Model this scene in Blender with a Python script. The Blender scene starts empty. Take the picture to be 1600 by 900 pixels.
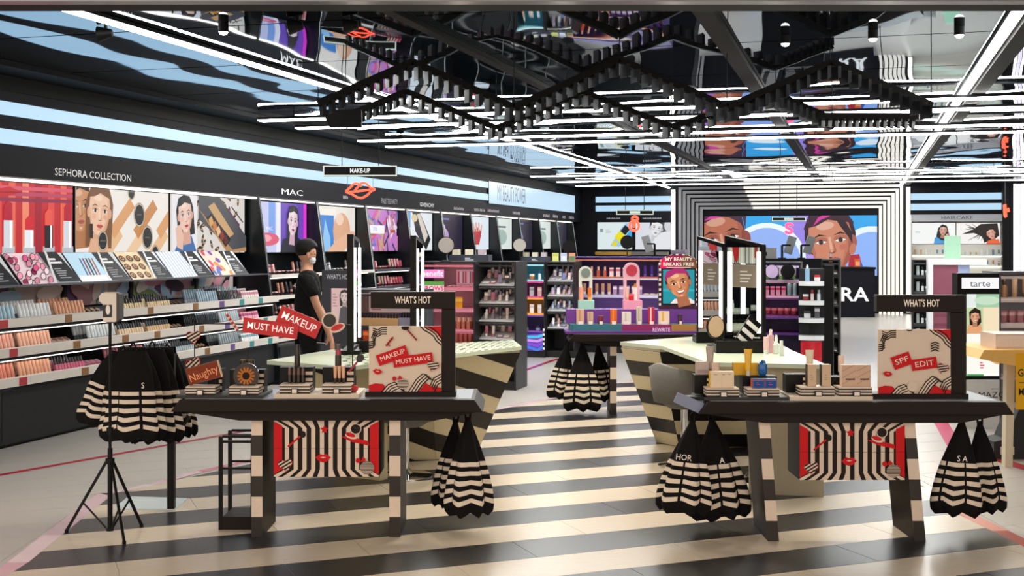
import bpy, bmesh, math, random
from mathutils import Matrix, Vector
R = random.Random(7)
sc = bpy.context.scene
COL = sc.collection
# ---------------- camera ----------------
F = 1897.0; HOR = 382.0; EYE = 1.7
cam = bpy.data.cameras.new('camera'); cam.sensor_width = 36; cam.lens = F/1600*36
cam.shift_y = -(450-HOR)/1600; cam.clip_end = 200
co = bpy.data.objects.new('camera', cam); COL.objects.link(co)
co.location = (0, 0, EYE); co.rotation_euler = (math.pi/2, 0, 0); sc.camera = co
# ---------------- world: dim mall ambience entering by the shop front ----------------
w = bpy.data.worlds.new('mall_ambience'); sc.world = w; w.use_nodes = True
w.node_tree.nodes['Background'].inputs[0].default_value = (1.0, .86, .74, 1)
w.node_tree.nodes['Background'].inputs[1].default_value = 1.3
sc.view_settings.view_transform = 'Standard'; sc.view_settings.look = 'None'
sc.view_settings.exposure = 0.45; sc.view_settings.gamma = 1; sc.view_settings.use_curve_mapping = False
TUBE = 19.0      # emission of the ceiling light lines
SPOT = 60.0     # lamps in the zigzag pendants
POST = 0.72      # emission of backlit prints
# ---------------- shop frame: o across, s deep ----------------
TH = math.atan((1345-800)/F); CT, ST = math.cos(TH), math.sin(TH)
CEIL = 3.2; SB = 31.2
def W(o, s, z=0): return Vector((o*CT+s*ST, -o*ST+s*CT, z))
def at(px, py, Y): return Vector(((px-800)*Y/F, Y, EYE+(HOR-py)*Y/F))
def fl(px, py, z=0):
    Y = (EYE-z)*F/(py-HOR); return Vector(((px-800)*Y/F, Y, z))
def s_at(px, o):
    u = (px-800)/F; return -o*(CT+u*ST)/(ST-u*CT)
def o_at(px, s):
    u = (px-800)/F; return -s*(ST-u*CT)/(CT+u*ST)
def z_at(px, py, o, s): return EYE+(HOR-py)*W(o, s).y/F
# ---------------- colours and materials ----------------
def lin(c):
    if isinstance(c, str):
        c = [int(c[i:i+2], 16)/255 for i in (0, 2, 4)]
    return tuple((x/12.92 if x <= .04045 else ((x+.055)/1.055)**2.4) for x in c)
def lin_hex(c): return tuple(int(c[i:i+2], 16) for i in (0, 2, 4))
def mixhex(a, b, t):
    a = lin_hex(a) if isinstance(a, str) else a; b = lin_hex(b) if isinstance(b, str) else b
    return '%02X%02X%02X' % tuple(max(0, min(255, round(x+(y-x)*t))) for x, y in zip(a, b))
PURE = ('backlit', 'screen', 'blue_stripe', 'portal_white', 'tube', 'strip', 'neon_red', 'neon_pink')
MATS = {}; DULL = ('deep_black', 'fin_black', 'hair', 'cloth_black', 'black', 'satin_black', 'table_brown', 'kick_grey', 'wall_black', 'fabric', 'print')
def mat(name, col=None, rough=.5, metal=0, emit=0, attr=False, noise=0, nscale=20, bump=0, bscale=60, alpha=None, trans=0, stretch=None, coat=0):
    m = bpy.data.materials.new(name); m.use_nodes = True; nt = m.node_tree; b = nt.nodes['Principled BSDF']
    b.inputs['Roughness'].default_value = rough; b.inputs['Metallic'].default_value = metal
    if coat: b.inputs['Coat Weight'].default_value = coat
    src = None
    if attr:
        a = nt.nodes.new('ShaderNodeVertexColor'); a.layer_name = 'Col'; src = a.outputs[0]
    else:
        c = (*lin(col), 1); b.inputs['Base Color'].default_value = c
    if noise or bump:
        tc = nt.nodes.new('ShaderNodeTexCoord'); mp = nt.nodes.new('ShaderNodeMapping')
        nt.links.new(tc.outputs['Object'], mp.inputs[0])
        if stretch: mp.inputs['Scale'].default_value = stretch
    if noise:
        n = nt.nodes.new('ShaderNodeTexNoise'); n.inputs['Scale'].default_value = nscale; n.inputs['Detail'].default_value = 4
        nt.links.new(mp.outputs[0], n.inputs['Vector'])
        mr = nt.nodes.new('ShaderNodeMapRange'); mr.inputs[3].default_value = 1-noise; mr.inputs[4].default_value = 1+noise
        nt.links.new(n.outputs[0], mr.inputs[0])
        mx = nt.nodes.new('ShaderNodeMix'); mx.data_type = 'RGBA'; mx.blend_type = 'MULTIPLY'; mx.inputs[0].default_value = 1
        if src: nt.links.new(src, mx.inputs[6])
        else: mx.inputs[6].default_value = (*lin(col), 1)
        nt.links.new(mr.outputs[0], mx.inputs[7]); src = mx.outputs[2]
    if bump:
        n2 = nt.nodes.new('ShaderNodeTexNoise'); n2.inputs['Scale'].default_value = bscale; n2.inputs['Detail'].default_value = 1
        nt.links.new(mp.outputs[0], n2.inputs['Vector'])
        bp = nt.nodes.new('ShaderNodeBump'); bp.inputs['Strength'].default_value = bump; bp.inputs['Distance'].default_value = .05
        nt.links.new(n2.outputs[0], bp.inputs['Height']); nt.links.new(bp.outputs[0], b.inputs['Normal'])
    if src: nt.links.new(src, b.inputs['Base Color'])
    if emit:
        if src: nt.links.new(src, b.inputs['Emission Color'])
        else: b.inputs['Emission Color'].default_value = (*lin(col), 1)
        b.inputs['Emission Strength'].default_value = emit
        if name in PURE:
            for l in list(b.inputs['Base Color'].links): nt.links.remove(l)
            b.inputs['Base Color'].default_value = (.012, .012, .012, 1)
        if attr: b.inputs['Specular IOR Level'].default_value = .2
    if trans:
        b.inputs['Transmission Weight'].default_value = trans
    if name in DULL: b.inputs['Specular IOR Level'].default_value = .2
    MATS[name] = m; return m
mat('paint', attr=True, rough=.45, noise=.06, nscale=40)
mat('gloss', attr=True, rough=.14, noise=.03, nscale=30)
mat('print', attr=True, rough=.55, noise=.04, nscale=90)
mat('backlit', attr=True, rough=.3, emit=POST)
mat('screen', attr=True, rough=.3, emit=.74)
mat('softlit', attr=True, rough=.35, emit=.22)
mat('tube', 'FFFDF8', emit=TUBE)
mat('strip', 'FFF6EA', emit=2.2)
mat('blue_stripe', 'B4D9F3', emit=.74, rough=.4)
mat('neon_red', 'FF4A30', emit=2.2)
mat('deep_black', '020203', rough=.6, noise=.2, nscale=12)
mat('black', '060608', rough=.5, noise=.2, nscale=12)
mat('satin_black', '0C0A09', rough=.42, noise=.25, nscale=30)
mat('wall_black', '11121B', rough=.6, noise=.15, nscale=8)
mat('unit_black', '0E1519', rough=.3, noise=.15, nscale=6)
mat('kick_grey', '242527', rough=.6, noise=.2, nscale=14)
mat('table_brown', '190F0A', rough=.5, noise=.35, nscale=60, stretch=(1, 8, 8))
mat('fabric', attr=True, rough=.85, noise=.2, nscale=180, bump=.2, bscale=260)
mat('chrome', 'D8DADC', rough=.08, metal=1, noise=.03)
mat('steel', '8A8C90', rough=.3, metal=1, noise=.05)
mat('mirror', '8FA6B6', rough=.02, metal=1, bump=.6, bscale=1.0, stretch=(.9, .45, 1), noise=.02)
mat('looking_glass', 'C8CCD0', rough=.01, metal=1, noise=.01)
mat('glass_top', attr=True, rough=.2, noise=.03)
mat('plain_floor', 'B9B4AE', rough=.3, noise=.08, nscale=9, stretch=(1, 6, 1))
mat('tile_cream', 'D3C4AF', rough=.27, noise=.09, nscale=7, stretch=(1, 9, 1))
mat('tile_dark', '252427', rough=.3, noise=.4, nscale=7, stretch=(1, 9, 1))
mat('ribbon', attr=True, rough=.25, noise=.15, nscale=5)
mat('bronze', '5A452C', rough=.35, metal=.7, noise=.15)
mat('skin', 'C08E74', rough=.5, noise=.08, nscale=30)
mat('hair', '0E0B0A', rough=.5, noise=.3, nscale=90, bump=.5, bscale=160)
mat('cloth_black', '101012', rough=.8, noise=.3, nscale=60, bump=.25, bscale=40)
mat('mask', 'D5DCE2', rough=.7, noise=.05)
mat('clear', 'DFEAEA', rough=.03, trans=.9, noise=.01)
mat('lip_white', 'D9D3CB', rough=.4, noise=.05)
mat('softedge', 'B9C6C6', rough=.3, emit=.15)
mat('portal_white', 'FFF6EA', emit=.8, rough=.4)
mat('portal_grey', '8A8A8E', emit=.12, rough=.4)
mat('pillar_grey', '3A3E48', rough=.5, noise=.1)
mat('shell_beige', 'C9A98C', rough=.5, noise=.05)
mat('lilac_disc', 'C0A8D0', rough=.4, noise=.05)
mat('disc_grey', 'A8A29C', rough=.35, noise=.05)
mat('lilac', 'CFC4F2', emit=1.0)
mat('neon_pink', 'FF4A78', emit=1.6)
mat('shell_grey', '6E6C68', rough=.65, noise=.15, nscale=50)
# ---------------- mesh builder ----------------
class MB:
    def __init__(s): s.v = []; s.f = []; s.c = []; s.m = None; s.sm = []
    def add(s, vs, fs, col='888888', smooth=False):
        n = len(s.v); L = lin(col)
        for p in vs:
            p = Vector(p); s.v.append(tuple(s.m @ p) if s.m else tuple(p))
        for f in fs: s.f.append([n+i for i in f]); s.c.append(L); s.sm.append(smooth)
        return s
    def box(s, x0, y0, z0, x1, y1, z1, col='888888'):
        vs = [(x, y, z) for z in (z0, z1) for y in (y0, y1) for x in (x0, x1)]
        return s.add(vs, [(0, 2, 3, 1), (4, 5, 7, 6), (0, 1, 5, 4), (2, 6, 7, 3), (0, 4, 6, 2), (1, 3, 7, 5)], col)
    def prism(s, poly, a0, a1, axis='y', col='888888'):
        n = len(poly)
        k = {'y': lambda p, a: (p[0], a, p[1]), 'x': lambda p, a: (a, p[0], p[1]), 'z': lambda p, a: (p[0], p[1], a)}[axis]
        vs = [k(p, a0) for p in poly]+[k(p, a1) for p in poly]
        fs = [tuple(range(n)), tuple(range(2*n-1, n-1, -1))]+[(i, i+n, (i+1) % n+n, (i+1) % n) for i in range(n)]
        return s.add(vs, fs, col)
    def cyl(s, p0, p1, r0, r1=None, n=12, col='888888', smooth=True, cap=True):
        r1 = r0 if r1 is None else r1; p0 = Vector(p0); p1 = Vector(p1); d = (p1-p0).normalized()
        a = d.orthogonal().normalized(); b = d.cross(a); vs = []
        for p, r in ((p0, r0), (p1, r1)):
            for i in range(n):
                t = 2*math.pi*i/n; vs.append(p+(a*math.cos(t)+b*math.sin(t))*r)
        s.add(vs, [(i, (i+1) % n, (i+1) % n+n, i+n) for i in range(n)], col, smooth)
        if cap: s.add(vs[:n], [tuple(range(n-1, -1, -1))], col); s.add(vs[n:], [tuple(range(n))], col)
        return s
    def tube(s, pts, r, n=8, col='888888'):
        for a, b in zip(pts[:-1], pts[1:]): s.cyl(a, b, r, r, n, col)
        return s
    def bar(s, p0, p1, w, h, col='888888'):
        p0 = Vector(p0); p1 = Vector(p1); d = (p1-p0).normalized(); up = Vector((0, 0, 1))
        if abs(d.z) > .95: up = Vector((0, 1, 0))
        a = d.cross(up).normalized()*w/2; b = a.cross(d).normalized()*h/2
        vs = [p+i*a+j*b for p in (p0, p1) for i, j in ((-1, -1), (1, -1), (1, 1), (-1, 1))]
        return s.add(vs, [(3, 2, 1, 0), (4, 5, 6, 7), (0, 1, 5, 4), (1, 2, 6, 5), (2, 3, 7, 6), (3, 0, 4, 7)], col)
    def lathe(s, prof, c=(0, 0, 0), n=16, cols=None, col='888888', sx=1, sy=1):
        # prof: (r, z); cols: colour for each ring gap
        c = Vector(c); vs = []
        for r, z in prof:
            for i in range(n):
                t = 2*math.pi*i/n; vs.append(c+Vector((r*sx*math.cos(t), r*sy*math.sin(t), z)))
        for k in range(len(prof)-1):
            ring = vs[k*n:(k+2)*n]
            s.add(ring, [(i, (i+1) % n, (i+1) % n+n, i+n) for i in range(n)], cols[k] if cols else col, True)
        s.add(vs[:n], [tuple(range(n-1, -1, -1))], cols[0] if cols else col)
        s.add(vs[-n:], [tuple(range(n))], cols[-1] if cols else col)
        return s
    def mesh(s, name):
        me = bpy.data.meshes.new(name); me.from_pydata(s.v, [], s.f)
        at_ = me.color_attributes.new('Col', 'FLOAT_COLOR', 'CORNER'); buf = []
        for p, c in zip(s.f, s.c): buf.extend((*c, 1.0)*len(p))
        at_.data.foreach_set('color', buf)
        me.polygons.foreach_set('use_smooth', s.sm)
        return me
    def build(s, name, m, parent=None, loc=(0, 0, 0), rz=0, bevel=0):
        me = s.mesh(name); me.materials.append(MATS[m])
        return place(name, me, parent, loc, rz, bevel)
def place(name, me, parent=None, loc=(0, 0, 0), rz=0, bevel=0):
    o = bpy.data.objects.new(name, me); COL.objects.link(o); o.location = loc
    o.rotation_euler = (0, 0, rz) if not hasattr(rz, '__len__') else rz
    if parent: o.parent = parent
    if bevel:
        b = o.modifiers.new('bevel', 'BEVEL'); b.width = bevel; b.segments = 2; b.limit_method = 'ANGLE'
    return o
def tag(o, label, cat, group=None):
    o['label'] = label; o['category'] = cat
    if group: o['group'] = group
    return o
def thing(name, label, cat, loc=(0, 0, 0), rz=0, group=None):
    o = bpy.data.objects.new(name, None); COL.objects.link(o); o.location = loc
    o.rotation_euler = (0, 0, rz) if not hasattr(rz, '__len__') else rz
    o.empty_display_size = .05
    return tag(o, label, cat, group)
def struct(o): o['kind'] = 'structure'; return o
SR = -TH         # rotation of the shop frame
# ---------------- text ----------------
TC = {}
def text2d(s, offset=0.0):
    k = (s, offset)
    if k not in TC:
        cu = bpy.data.curves.new('t', 'FONT'); cu.body = s; cu.size = 1; cu.align_x = 'CENTER'; cu.align_y = 'CENTER'; cu.resolution_u = 2
        cu.offset = offset
        ob = bpy.data.objects.new('t', cu); me = ob.to_mesh()
        TC[k] = ([tuple(v.co[:2]) for v in me.vertices], [tuple(p.vertices) for p in me.polygons])
        ob.to_mesh_clear(); bpy.data.objects.remove(ob); bpy.data.curves.remove(cu)
    return TC[k]
# ---------------- flat print painter: x right, z up, faces -y ----------------
def ell(cx, cy, rx, ry, n=20, rot=0, a0=0, a1=360):
    full = (a1-a0) >= 360; k = n if full else n+1; c, s_ = math.cos(math.radians(rot)), math.sin(math.radians(rot)); out = []
    for i in range(k):
        t = math.radians(a0+(a1-a0)*i/n); x, y = rx*math.cos(t), ry*math.sin(t)
        out.append((cx+x*c-y*s_, cy+x*s_+y*c))
    return out
def rect(x0, y0, x1, y1): return [(x0, y0), (x1, y0), (x1, y1), (x0, y1)]
def rrect(cx, cy, w, h, rot):
    c, s_ = math.cos(math.radians(rot)), math.sin(math.radians(rot))
    return [(cx+x*c-y*s_, cy+x*s_+y*c) for x, y in ((-w/2, -h/2), (w/2, -h/2), (w/2, h/2), (-w/2, h/2))]
def clip(poly, x0, y0, x1, y1):
    for ax, lim, sg in ((0, x0, 1), (0, x1, -1), (1, y0, 1), (1, y1, -1)):
        out = []
        for i in range(len(poly)):
            a, b = poly[i-1], poly[i]; da, db = (a[ax]-lim)*sg, (b[ax]-lim)*sg
            if da*db < 0:
                t = da/(da-db); out.append((a[0]+(b[0]-a[0])*t, a[1]+(b[1]-a[1])*t))
            if db >= 0: out.append(b)
        poly = out
        if len(poly) < 3: return None
    return poly
class Print(MB):
    """coordinates 0..w, 0..h of the print; every stroke lies .3 mm above the one before"""
    def __init__(s, w, h, bg=None, step=.0003, lay=0, ox=0, oz=0):
        super().__init__(); s.w, s.h, s.k, s.step = w, h, lay, step; s.ox, s.oz = ox, oz
        if bg: s.poly(rect(0, 0, w, h), bg)
    def poly(s, p, col):
        p = clip(list(p), 0, 0, s.w, s.h)
        if not p: return s
        a = sum(p[i-1][0]*p[i][1]-p[i][0]*p[i-1][1] for i in range(len(p)))
        if a < 0: p = p[::-1]
        s.k += 1
        return s.add([(x+s.ox, -s.k*s.step, y+s.oz) for x, y in p], [tuple(range(len(p)))], col)
    def R(s, x0, y0, x1, y1, col): return s.poly(rect(x0, y0, x1, y1), col)
    def E(s, cx, cy, rx, ry, col, n=20, rot=0, a0=0, a1=360): return s.poly(ell(cx, cy, rx, ry, n, rot, a0, a1), col)
    def band(s, pts, wd, col):
        L, Rr = [], []
        for i, p in enumerate(pts):
            a = pts[max(i-1, 0)]; b = pts[min(i+1, len(pts)-1)]; dx, dy = b[0]-a[0], b[1]-a[1]; l = math.hypot(dx, dy) or 1
            L.append((p[0]-dy/l*wd/2, p[1]+dx/l*wd/2)); Rr.append((p[0]+dy/l*wd/2, p[1]-dx/l*wd/2))
        k0 = s.k
        for i in range(len(pts)-1): s.k = k0; s.poly([Rr[i], Rr[i+1], L[i+1], L[i]], col)
        s.k = k0+1; return s
    def text(s, t, cx, cy, h, col, sx=1, rot=0, off=0.0):
        vs, fs = text2d(t, off); c, q = math.cos(math.radians(rot)), math.sin(math.radians(rot)); s.k += 1; out = []
        for x, y in vs:
            x, y = x*h/.7*sx, y*h/.7; out.append((cx+x*c-y*q+s.ox, -s.k*s.step, cy+x*q+y*c+s.oz))
        return s.add(out, fs, col)
    def lines(s, x0, y0, w, n, dy, th, col):
        k0 = s.k
        for i in range(n): s.k = k0; s.R(x0, y0-i*dy, x0+w*(.55+.45*((i*37) % 10)/10), y0-i*dy+th, col)
        s.k = k0+1; return s
    def fit(s, t, cx, cy, h, wd, col, rot=0, off=0.0):
        vs, _ = text2d(t, off); tw = max(v[0] for v in vs)-min(v[0] for v in vs)
        return s.text(t, cx, cy, h, col, wd/(tw*h/.7), rot, off)
    def face(s, cx, cy, h, skin, hair, tilt=0, long=0, lips='B03A3A', shade=None, smile=False, brow=None, iris='3A2A20', cap=None, back=True):
        """a simple painted face, h is chin to crown"""
        c, q = math.cos(math.radians(tilt)), math.sin(math.radians(tilt))
        def T(pts): return [(cx+(x*c-y*q)*h, cy+(x*q+y*c)*h) for x, y in pts]
        sh = shade or mixhex(skin, (70, 30, 20), .28)
        if long: s.poly(T([(-.45, -.5-long), (-.48, .2), (-.3, .55), (0, .62), (.3, .55), (.48, .2), (.46, -.5-long)]), hair)
        elif back: s.poly(T(ell(0, .12, .43, .47)), hair)
        s.poly(T([(-.17, -.2), (.17, -.2), (.22, -.85), (-.22, -.85)]), sh)
        for e in (-1, 1): s.poly(T(ell(e*.37, -.02, .06, .11)), sh)
        s.poly(T([(0, -.5), (.14, -.47), (.27, -.33), (.345, -.1), (.36, .15), (.33, .35), (.2, .47), (0, .5), (-.2, .47), (-.33, .35), (-.36, .15), (-.345, -.1), (-.27, -.33), (-.14, -.47)]), skin)
        A, B = lin_hex(skin), lin_hex(sh)
        mx = lambda t: mixhex(A, B, t); hi = mixhex(A, (255, 240, 228), .35)
        s.poly(T([(.02, -.49), (.14, -.47), (.27, -.33), (.345, -.1), (.36, .15), (.33, .35), (.27, .25), (.25, -.05), (.16, -.3)]), mx(.45)); s.poly(T([(.1, -.48), (.27, -.33), (.345, -.1), (.36, .15), (.31, .1), (.27, -.15)]), mx(1.15))
        s.poly(T([(-.3, -.28), (-.345, -.1), (-.355, .1), (-.3, .02), (-.27, -.15)]), mx(.6))
        s.poly(T(ell(-.06, .3, .15, .07)), hi); s.poly(T(ell(-.19, -.1, .075, .06)), mixhex(A, (214, 110, 96), .22)); s.poly(T(ell(.19, -.1, .065, .055)), mixhex(mx(.4), (206, 100, 90), .25))
        for e in (-1, 1): s.poly(T(ell(e*.165, .055, .115, .062)), mx(.7))
        s.poly(T([(-.035, .1), (.005, .1), (.015, -.13), (-.03, -.13)]), hi); s.poly(T(ell(0, -.155, .06, .035)), mx(.35)); s.poly(T(ell(-.005, -.145, .025, .018, 10)), hi); s.poly(T([(-.09, -.36), (.09, -.36), (.05, -.39), (-.05, -.39)]), mx(.8)); s.poly(T(ell(-.01, -.43, .05, .03, 12)), hi)
        s.poly(T([(-.37, .1), (-.36, .3), (-.2, .32), (0, .4), (.2, .34), (.36, .3), (.37, .1), (.42, .3), (.3, .53), (0, .6), (-.3, .53), (-.42, .3)]), cap or hair)
        for e in (-1, 1):
            s.poly(T([(e*.05, .12), (e*.18, .17), (e*.29, .11), (e*.18, .135)]), brow or hair)
            s.poly(T([(e*.07, .02), (e*.16, .065), (e*.26, .025), (e*.17, -.015)]), 'F3EEE8')
            s.poly(T(ell(e*.165, .025, .04, .04, 10)), iris)
            s.poly(T([(e*.06, .02), (e*.16, .075), (e*.28, .03), (e*.16, .058)]), '1A1210')
        s.poly(T([(.03, .05), (.075, -.16), (.0, -.19), (.015, -.15), (.04, -.14)]), sh)
        s.poly(T([(-.06, -.165), (-.03, -.185), (.03, -.185), (.06, -.165), (0, -.175)]), '5A2E22')
        if smile:
            s.poly(T([(-.16, -.24), (0, -.26), (.16, -.24), (.09, -.35), (0, -.37), (-.09, -.35)]), lips); s.poly(T([(-.13, -.255), (0, -.275), (.13, -.255), (.07, -.32), (-.07, -.32)]), 'FFFFFF')
        else:
            s.poly(T([(-.12, -.29), (-.04, -.255), (0, -.265), (.04, -.255), (.12, -.29), (.05, -.345), (-.05, -.345)]), lips); s.poly(T([(-.11, -.29), (0, -.3), (.11, -.29), (0, -.292)]), '501818')
        return s
# ================= STRUCTURE =================
def clipc(poly, conv):
    n = len(conv)
    for i in range(n):
        a, b = conv[i-1], conv[i]; out = []
        f = lambda p: (b[0]-a[0])*(p[1]-a[1])-(b[1]-a[1])*(p[0]-a[0])
        for j in range(len(poly)):
            p, q = poly[j-1], poly[j]; dp, dq = f(p), f(q)
            if dp*dq < 0: t = dp/(dp-dq); out.append((p[0]+(q[0]-p[0])*t, p[1]+(q[1]-p[1])*t))
            if dq >= 0: out.append(q)
        poly = out
        if len(poly) < 3: return None
    return poly
floor = struct(MB().box(-16, -4, -.1, 20, 36, 0).build('floor', 'plain_floor'))
SA = math.atan2(.375, .927); SD = Vector((math.cos(SA), math.sin(SA))); SN = Vector((-SD.y, SD.x)); SW_ = .38
def lay(conv, striped):
    ts = [SN.dot(Vector(p)) for p in conv]; us = [SD.dot(Vector(p)) for p in conv]
    for k in range(math.floor((min(ts)-6.053)/SW_), math.ceil((max(ts)-6.053)/SW_)):
        t0 = 6.053+k*SW_; off = (k*.47) % 1.3
        for j in range(math.floor((min(us)-off)/1.3), math.ceil((max(us)-off)/1.3)):
            u0 = off+j*1.3; g = .0018
            q = [SD*u+SN*t for u, t in ((u0+g, t0+g), (u0+1.3-g, t0+g), (u0+1.3-g, t0+SW_-g), (u0+g, t0+SW_-g))]
            p = clipc([tuple(x) for x in q], conv)
            if not p: continue
            area = abs(sum(p[i-1][0]*p[i][1]-p[i][0]*p[i-1][1] for i in range(len(p))))/2
            if area < .01: continue
            m = ('tile_dark' if k % 2 == 0 else 'tile_cream') if striped else 'plain_floor'
            MB().prism(p, .0, .003 if striped else .002, 'z').build('floor_tile', m, floor)
lay([(2.88, 5.4), (2.9, 13), (1.5, 15.2), (-2.75, 8.2), (-2.65, 5.4)], True)
lay([(-5.6, 5.4), (-2.7, 5.4), (-2.8, 8.2), (-5.6, 8.2)], False)
lay([(-4.75, 8.2), (-2.8, 8.2), (.15, 13.1), (-.5, 14.4), (-3.0, 14.4)], False)
lay([(2.95, 5.4), (5.6, 5.4), (5.6, 13), (2.95, 13)], False)
def ribbon(pts, wd, cols, name):
    mb = MB(); P = [fl(*p) for p in pts]
    for i in range(len(P)-1):
        a, b = P[i], P[i+1]; d = (b-a).normalized(); n = Vector((-d.y, d.x, 0))*wd/2; e = d*.02
        vs = [a-n-e, a+n-e, b+n+e, b-n+e]
        mb.add([(v.x, v.y, .0032+.0004*(i % 2)) for v in vs], [(3, 2, 1, 0)], cols[i % len(cols)])
        mb.f[-1] = mb.f[-1][::-1] if (vs[1]-vs[0]).cross(vs[2]-vs[1]).z < 0 and False else mb.f[-1]
    return struct(mb.build(name, 'ribbon'))
ribbon([(-5, 900), (30, 878), (80, 838), (165, 772)], .11, ['D9A9B6', 'E9CFD6', 'D3B4BE'], 'trim_4')
ribbon([(165, 772), (240, 757), (310, 738), (400, 718), (600, 676), (800, 635), (865, 622), (905, 614)], .07, ['DCC8D0', 'D9B6C4', 'C76A86', 'B03A58'], 'trim_5')
ribbon([(-40, 750), (200, 707), (400, 671), (800, 586), (862, 564), (890, 556)], .07, ['B31230', 'A3203F'], 'trim_6')
ribbon([(1442, 764), (1500, 800), (1560, 829), (1620, 858)], .1, ['DDBCC4', 'D98B80', 'B94440'], 'trim_7')
ribbon([(1467, 655), (1492, 697), (1555, 717), (1640, 744)], .13, ['C03A62', 'B8243C', 'B84048'], 'trim_8')
# shop-front head beam
bm = MB().box(-9, 5.86, 2.872, 9, 6.1, 3.6).build('wall_front', 'deep_black'); struct(bm)
struct(MB().box(-9, 5.83, 2.876, 9, 5.86, 2.9).build('trim_9', 'bronze'))
struct(MB().box(-9, 5.82, 2.866, 9, 5.9, 2.872).build('trim_10', 'steel'))
# walls (shop frame)
struct(MB().box(-7.6, 4, 0, -7.42, SB+.2, 3.4).box(-7.42, 4, 2.285, -7.05, SB+.2, 3.4).build('wall_left', 'wall_black', rz=SR))
struct(MB().box(-7.6, SB, 0, 5.7, SB+.2, 3.4).build('wall_back', 'wall_black', rz=SR))
struct(MB().box(5.5, 4, 0, 5.7, SB+.2, 3.4).build('wall_right', 'wall_black', rz=SR))
struct(MB().box(-7.047, 4, 2.81, -7.03, 27.2, 2.926).build('trim_1', 'blue_stripe', rz=SR))
struct(MB().box(-7.047, 4, 2.563, -7.03, 27.2, 2.69).build('trim_2', 'blue_stripe', rz=SR))
struct(MB().box(-7.05, 6.2, 3.15, -6.66, SB, 3.199).build('trim_3', 'deep_black', rz=SR))
struct(MB().box(-7.049, 4, 3.02, -7.035, SB, 3.149).build('trim_17', 'deep_black', rz=SR))
# mirrored ceiling: every panel is a piece
ceil = struct(MB().box(-7.6, 4, 3.225, 5.7, SB+.2, 3.4).build('ceiling', 'black', rz=SR))
OL = [-6.66, -4.75, -2.85, -.95, .95, 2.85, 4.75, 5.5]
SL = [5.82+1.66*i for i in range(16)]; SL[-1] = SB
for a, b in zip(OL[:-1], OL[1:]):
    for c, d in zip(SL[:-1], SL[1:]):
        MB().box(a+.012, c+.012, 3.2, b-.012, d-.012, 3.222).build('mirror_panel', 'mirror', ceil)
# light lines
def light_line(o0, s0, z0, o1, s1, z1, wd, label, group):
    mid = W((o0+o1)/2, (s0+s1)/2, 0)
    t = thing('light_line', label, 'ceiling light', (mid.x, mid.y, (z0+z1)/2), SR, group)
    do, ds = abs(o1-o0)/2, abs(s1-s0)/2; hz = abs(z1-z0)/2
    if hz: MB().box(-wd/2, -wd/2, -hz, wd/2, 0, hz).build('diffuser', 'strip', t); MB().box(-wd/2-.004, 0.001, -hz, wd/2+.004, .03, hz).build('housing', 'black', t)
    elif do > ds: MB().box(-do, -wd/2, -.015, do, wd/2, .002).build('diffuser', 'tube', t); MB().box(-do, -wd/2-.006, .003, do, wd/2+.006, .028).build('housing', 'black', t); [MB().cyl((x, 0, .028), (x, 0, 3.2-z0), .006, n=8).build('hanger', 'black', t) for x in (-do*.93, -do*.5, .02, do*.5, do*.93)]
    else: MB().box(-wd/2, -ds, -.015, wd/2, ds, .002).build('diffuser', 'tube', t); MB().box(-wd/2-.006, -ds, .003, wd/2+.006, ds, .028).build('housing', 'black', t)
    return t
light_line(-4.75, 6.2, 3.168, -4.75, SB-.06, 3.168, .07, 'long white ceiling light line beside the blue-striped black wall', 'lengthwise light lines')
light_line(.95, 6.8, 3.168, .95, SB-.06, 3.168, .07, 'long white ceiling light line running to the right edge of the striped portal', 'lengthwise light lines')
for i, s in enumerate((12.55, 13.5, 15.4, 16.4, 24.4, 26.7, 28.6)):
    light_line(-6.6, s, 3.12, 5.4, s, 3.12, .12, ['white light tube crossing the ceiling right behind the zigzag pendants', 'white light tube crossing the ceiling, second behind the zigzag pendants', 'white light tube crossing the ceiling, third behind the zigzag pendants', 'white light tube crossing the ceiling, fourth behind the zigzag pendants', 'white light tube crossing the ceiling, third from the back wall', 'white light tube crossing the ceiling, second from the back wall', 'white light tube crossing the ceiling closest to the back wall'][i], 'crosswise light tubes')
o1 = o_at(1052, SB-.05); light_line(o1, SB-.05, .4, o1, SB-.05, 3.1, .1, 'upright white light tube left of the grey portal stripes', 'upright light tubes')
o1 = o_at(1419, SB-.05); light_line(o1, SB-.05, .05, o1, SB-.05, 3.1, .09, 'upright white light tube between portal and haircare wall', 'upright light tubes')
# black tracks with spots
for o, wd, lab in ((-2.85, .08, 'slim black ceiling track over the left make-up station'), (-.95, .13, 'wide black ceiling track pointing at the video wall'), (1.09, .13, 'black ceiling track alongside the right light line')):
    p = W(o, 18.6, 3.199)
    tag(MB().box(-wd/2, -11.75, -.045, wd/2, 12.5, 0).box(-wd/2-.01, -11.75, -.006, wd/2+.01, 12.5, 0).build('ceiling_track', 'deep_black', None, p, SR), lab, 'track', 'ceiling tracks')
def spot(px, py, kind, lab):
    Y = (3.2-EYE)*F/(HOR-py); p = at(px, py, Y); t = thing('ceiling_spotlight', lab, 'spotlight', p, 0, 'small ceiling spotlights')
    if kind:
        MB().cyl((0, 0, -.002), (0, 0, -.06), .035, n=16).build('spot_body', 'black', t); MB().lathe([(.004, -.083), (.024, -.076), (.032, -.061), (.032, -.0605)], n=16).build('lens', 'strip', t)
    else:
        MB().cyl((0, 0, -.002), (0, 0, -.05), .012, n=10).build('stem', 'black', t); MB().cyl((-.05, 0, -.06), (.045, 0, -.05), .055, .025, n=14).build('spot_body', 'black', t)
for px, py in ((349, 36), (1227, 55), (1364, 47), (1499, 41)): spot(px, py, 1, 'black ceiling downlight with a glowing lens under the mirrored panels')
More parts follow.
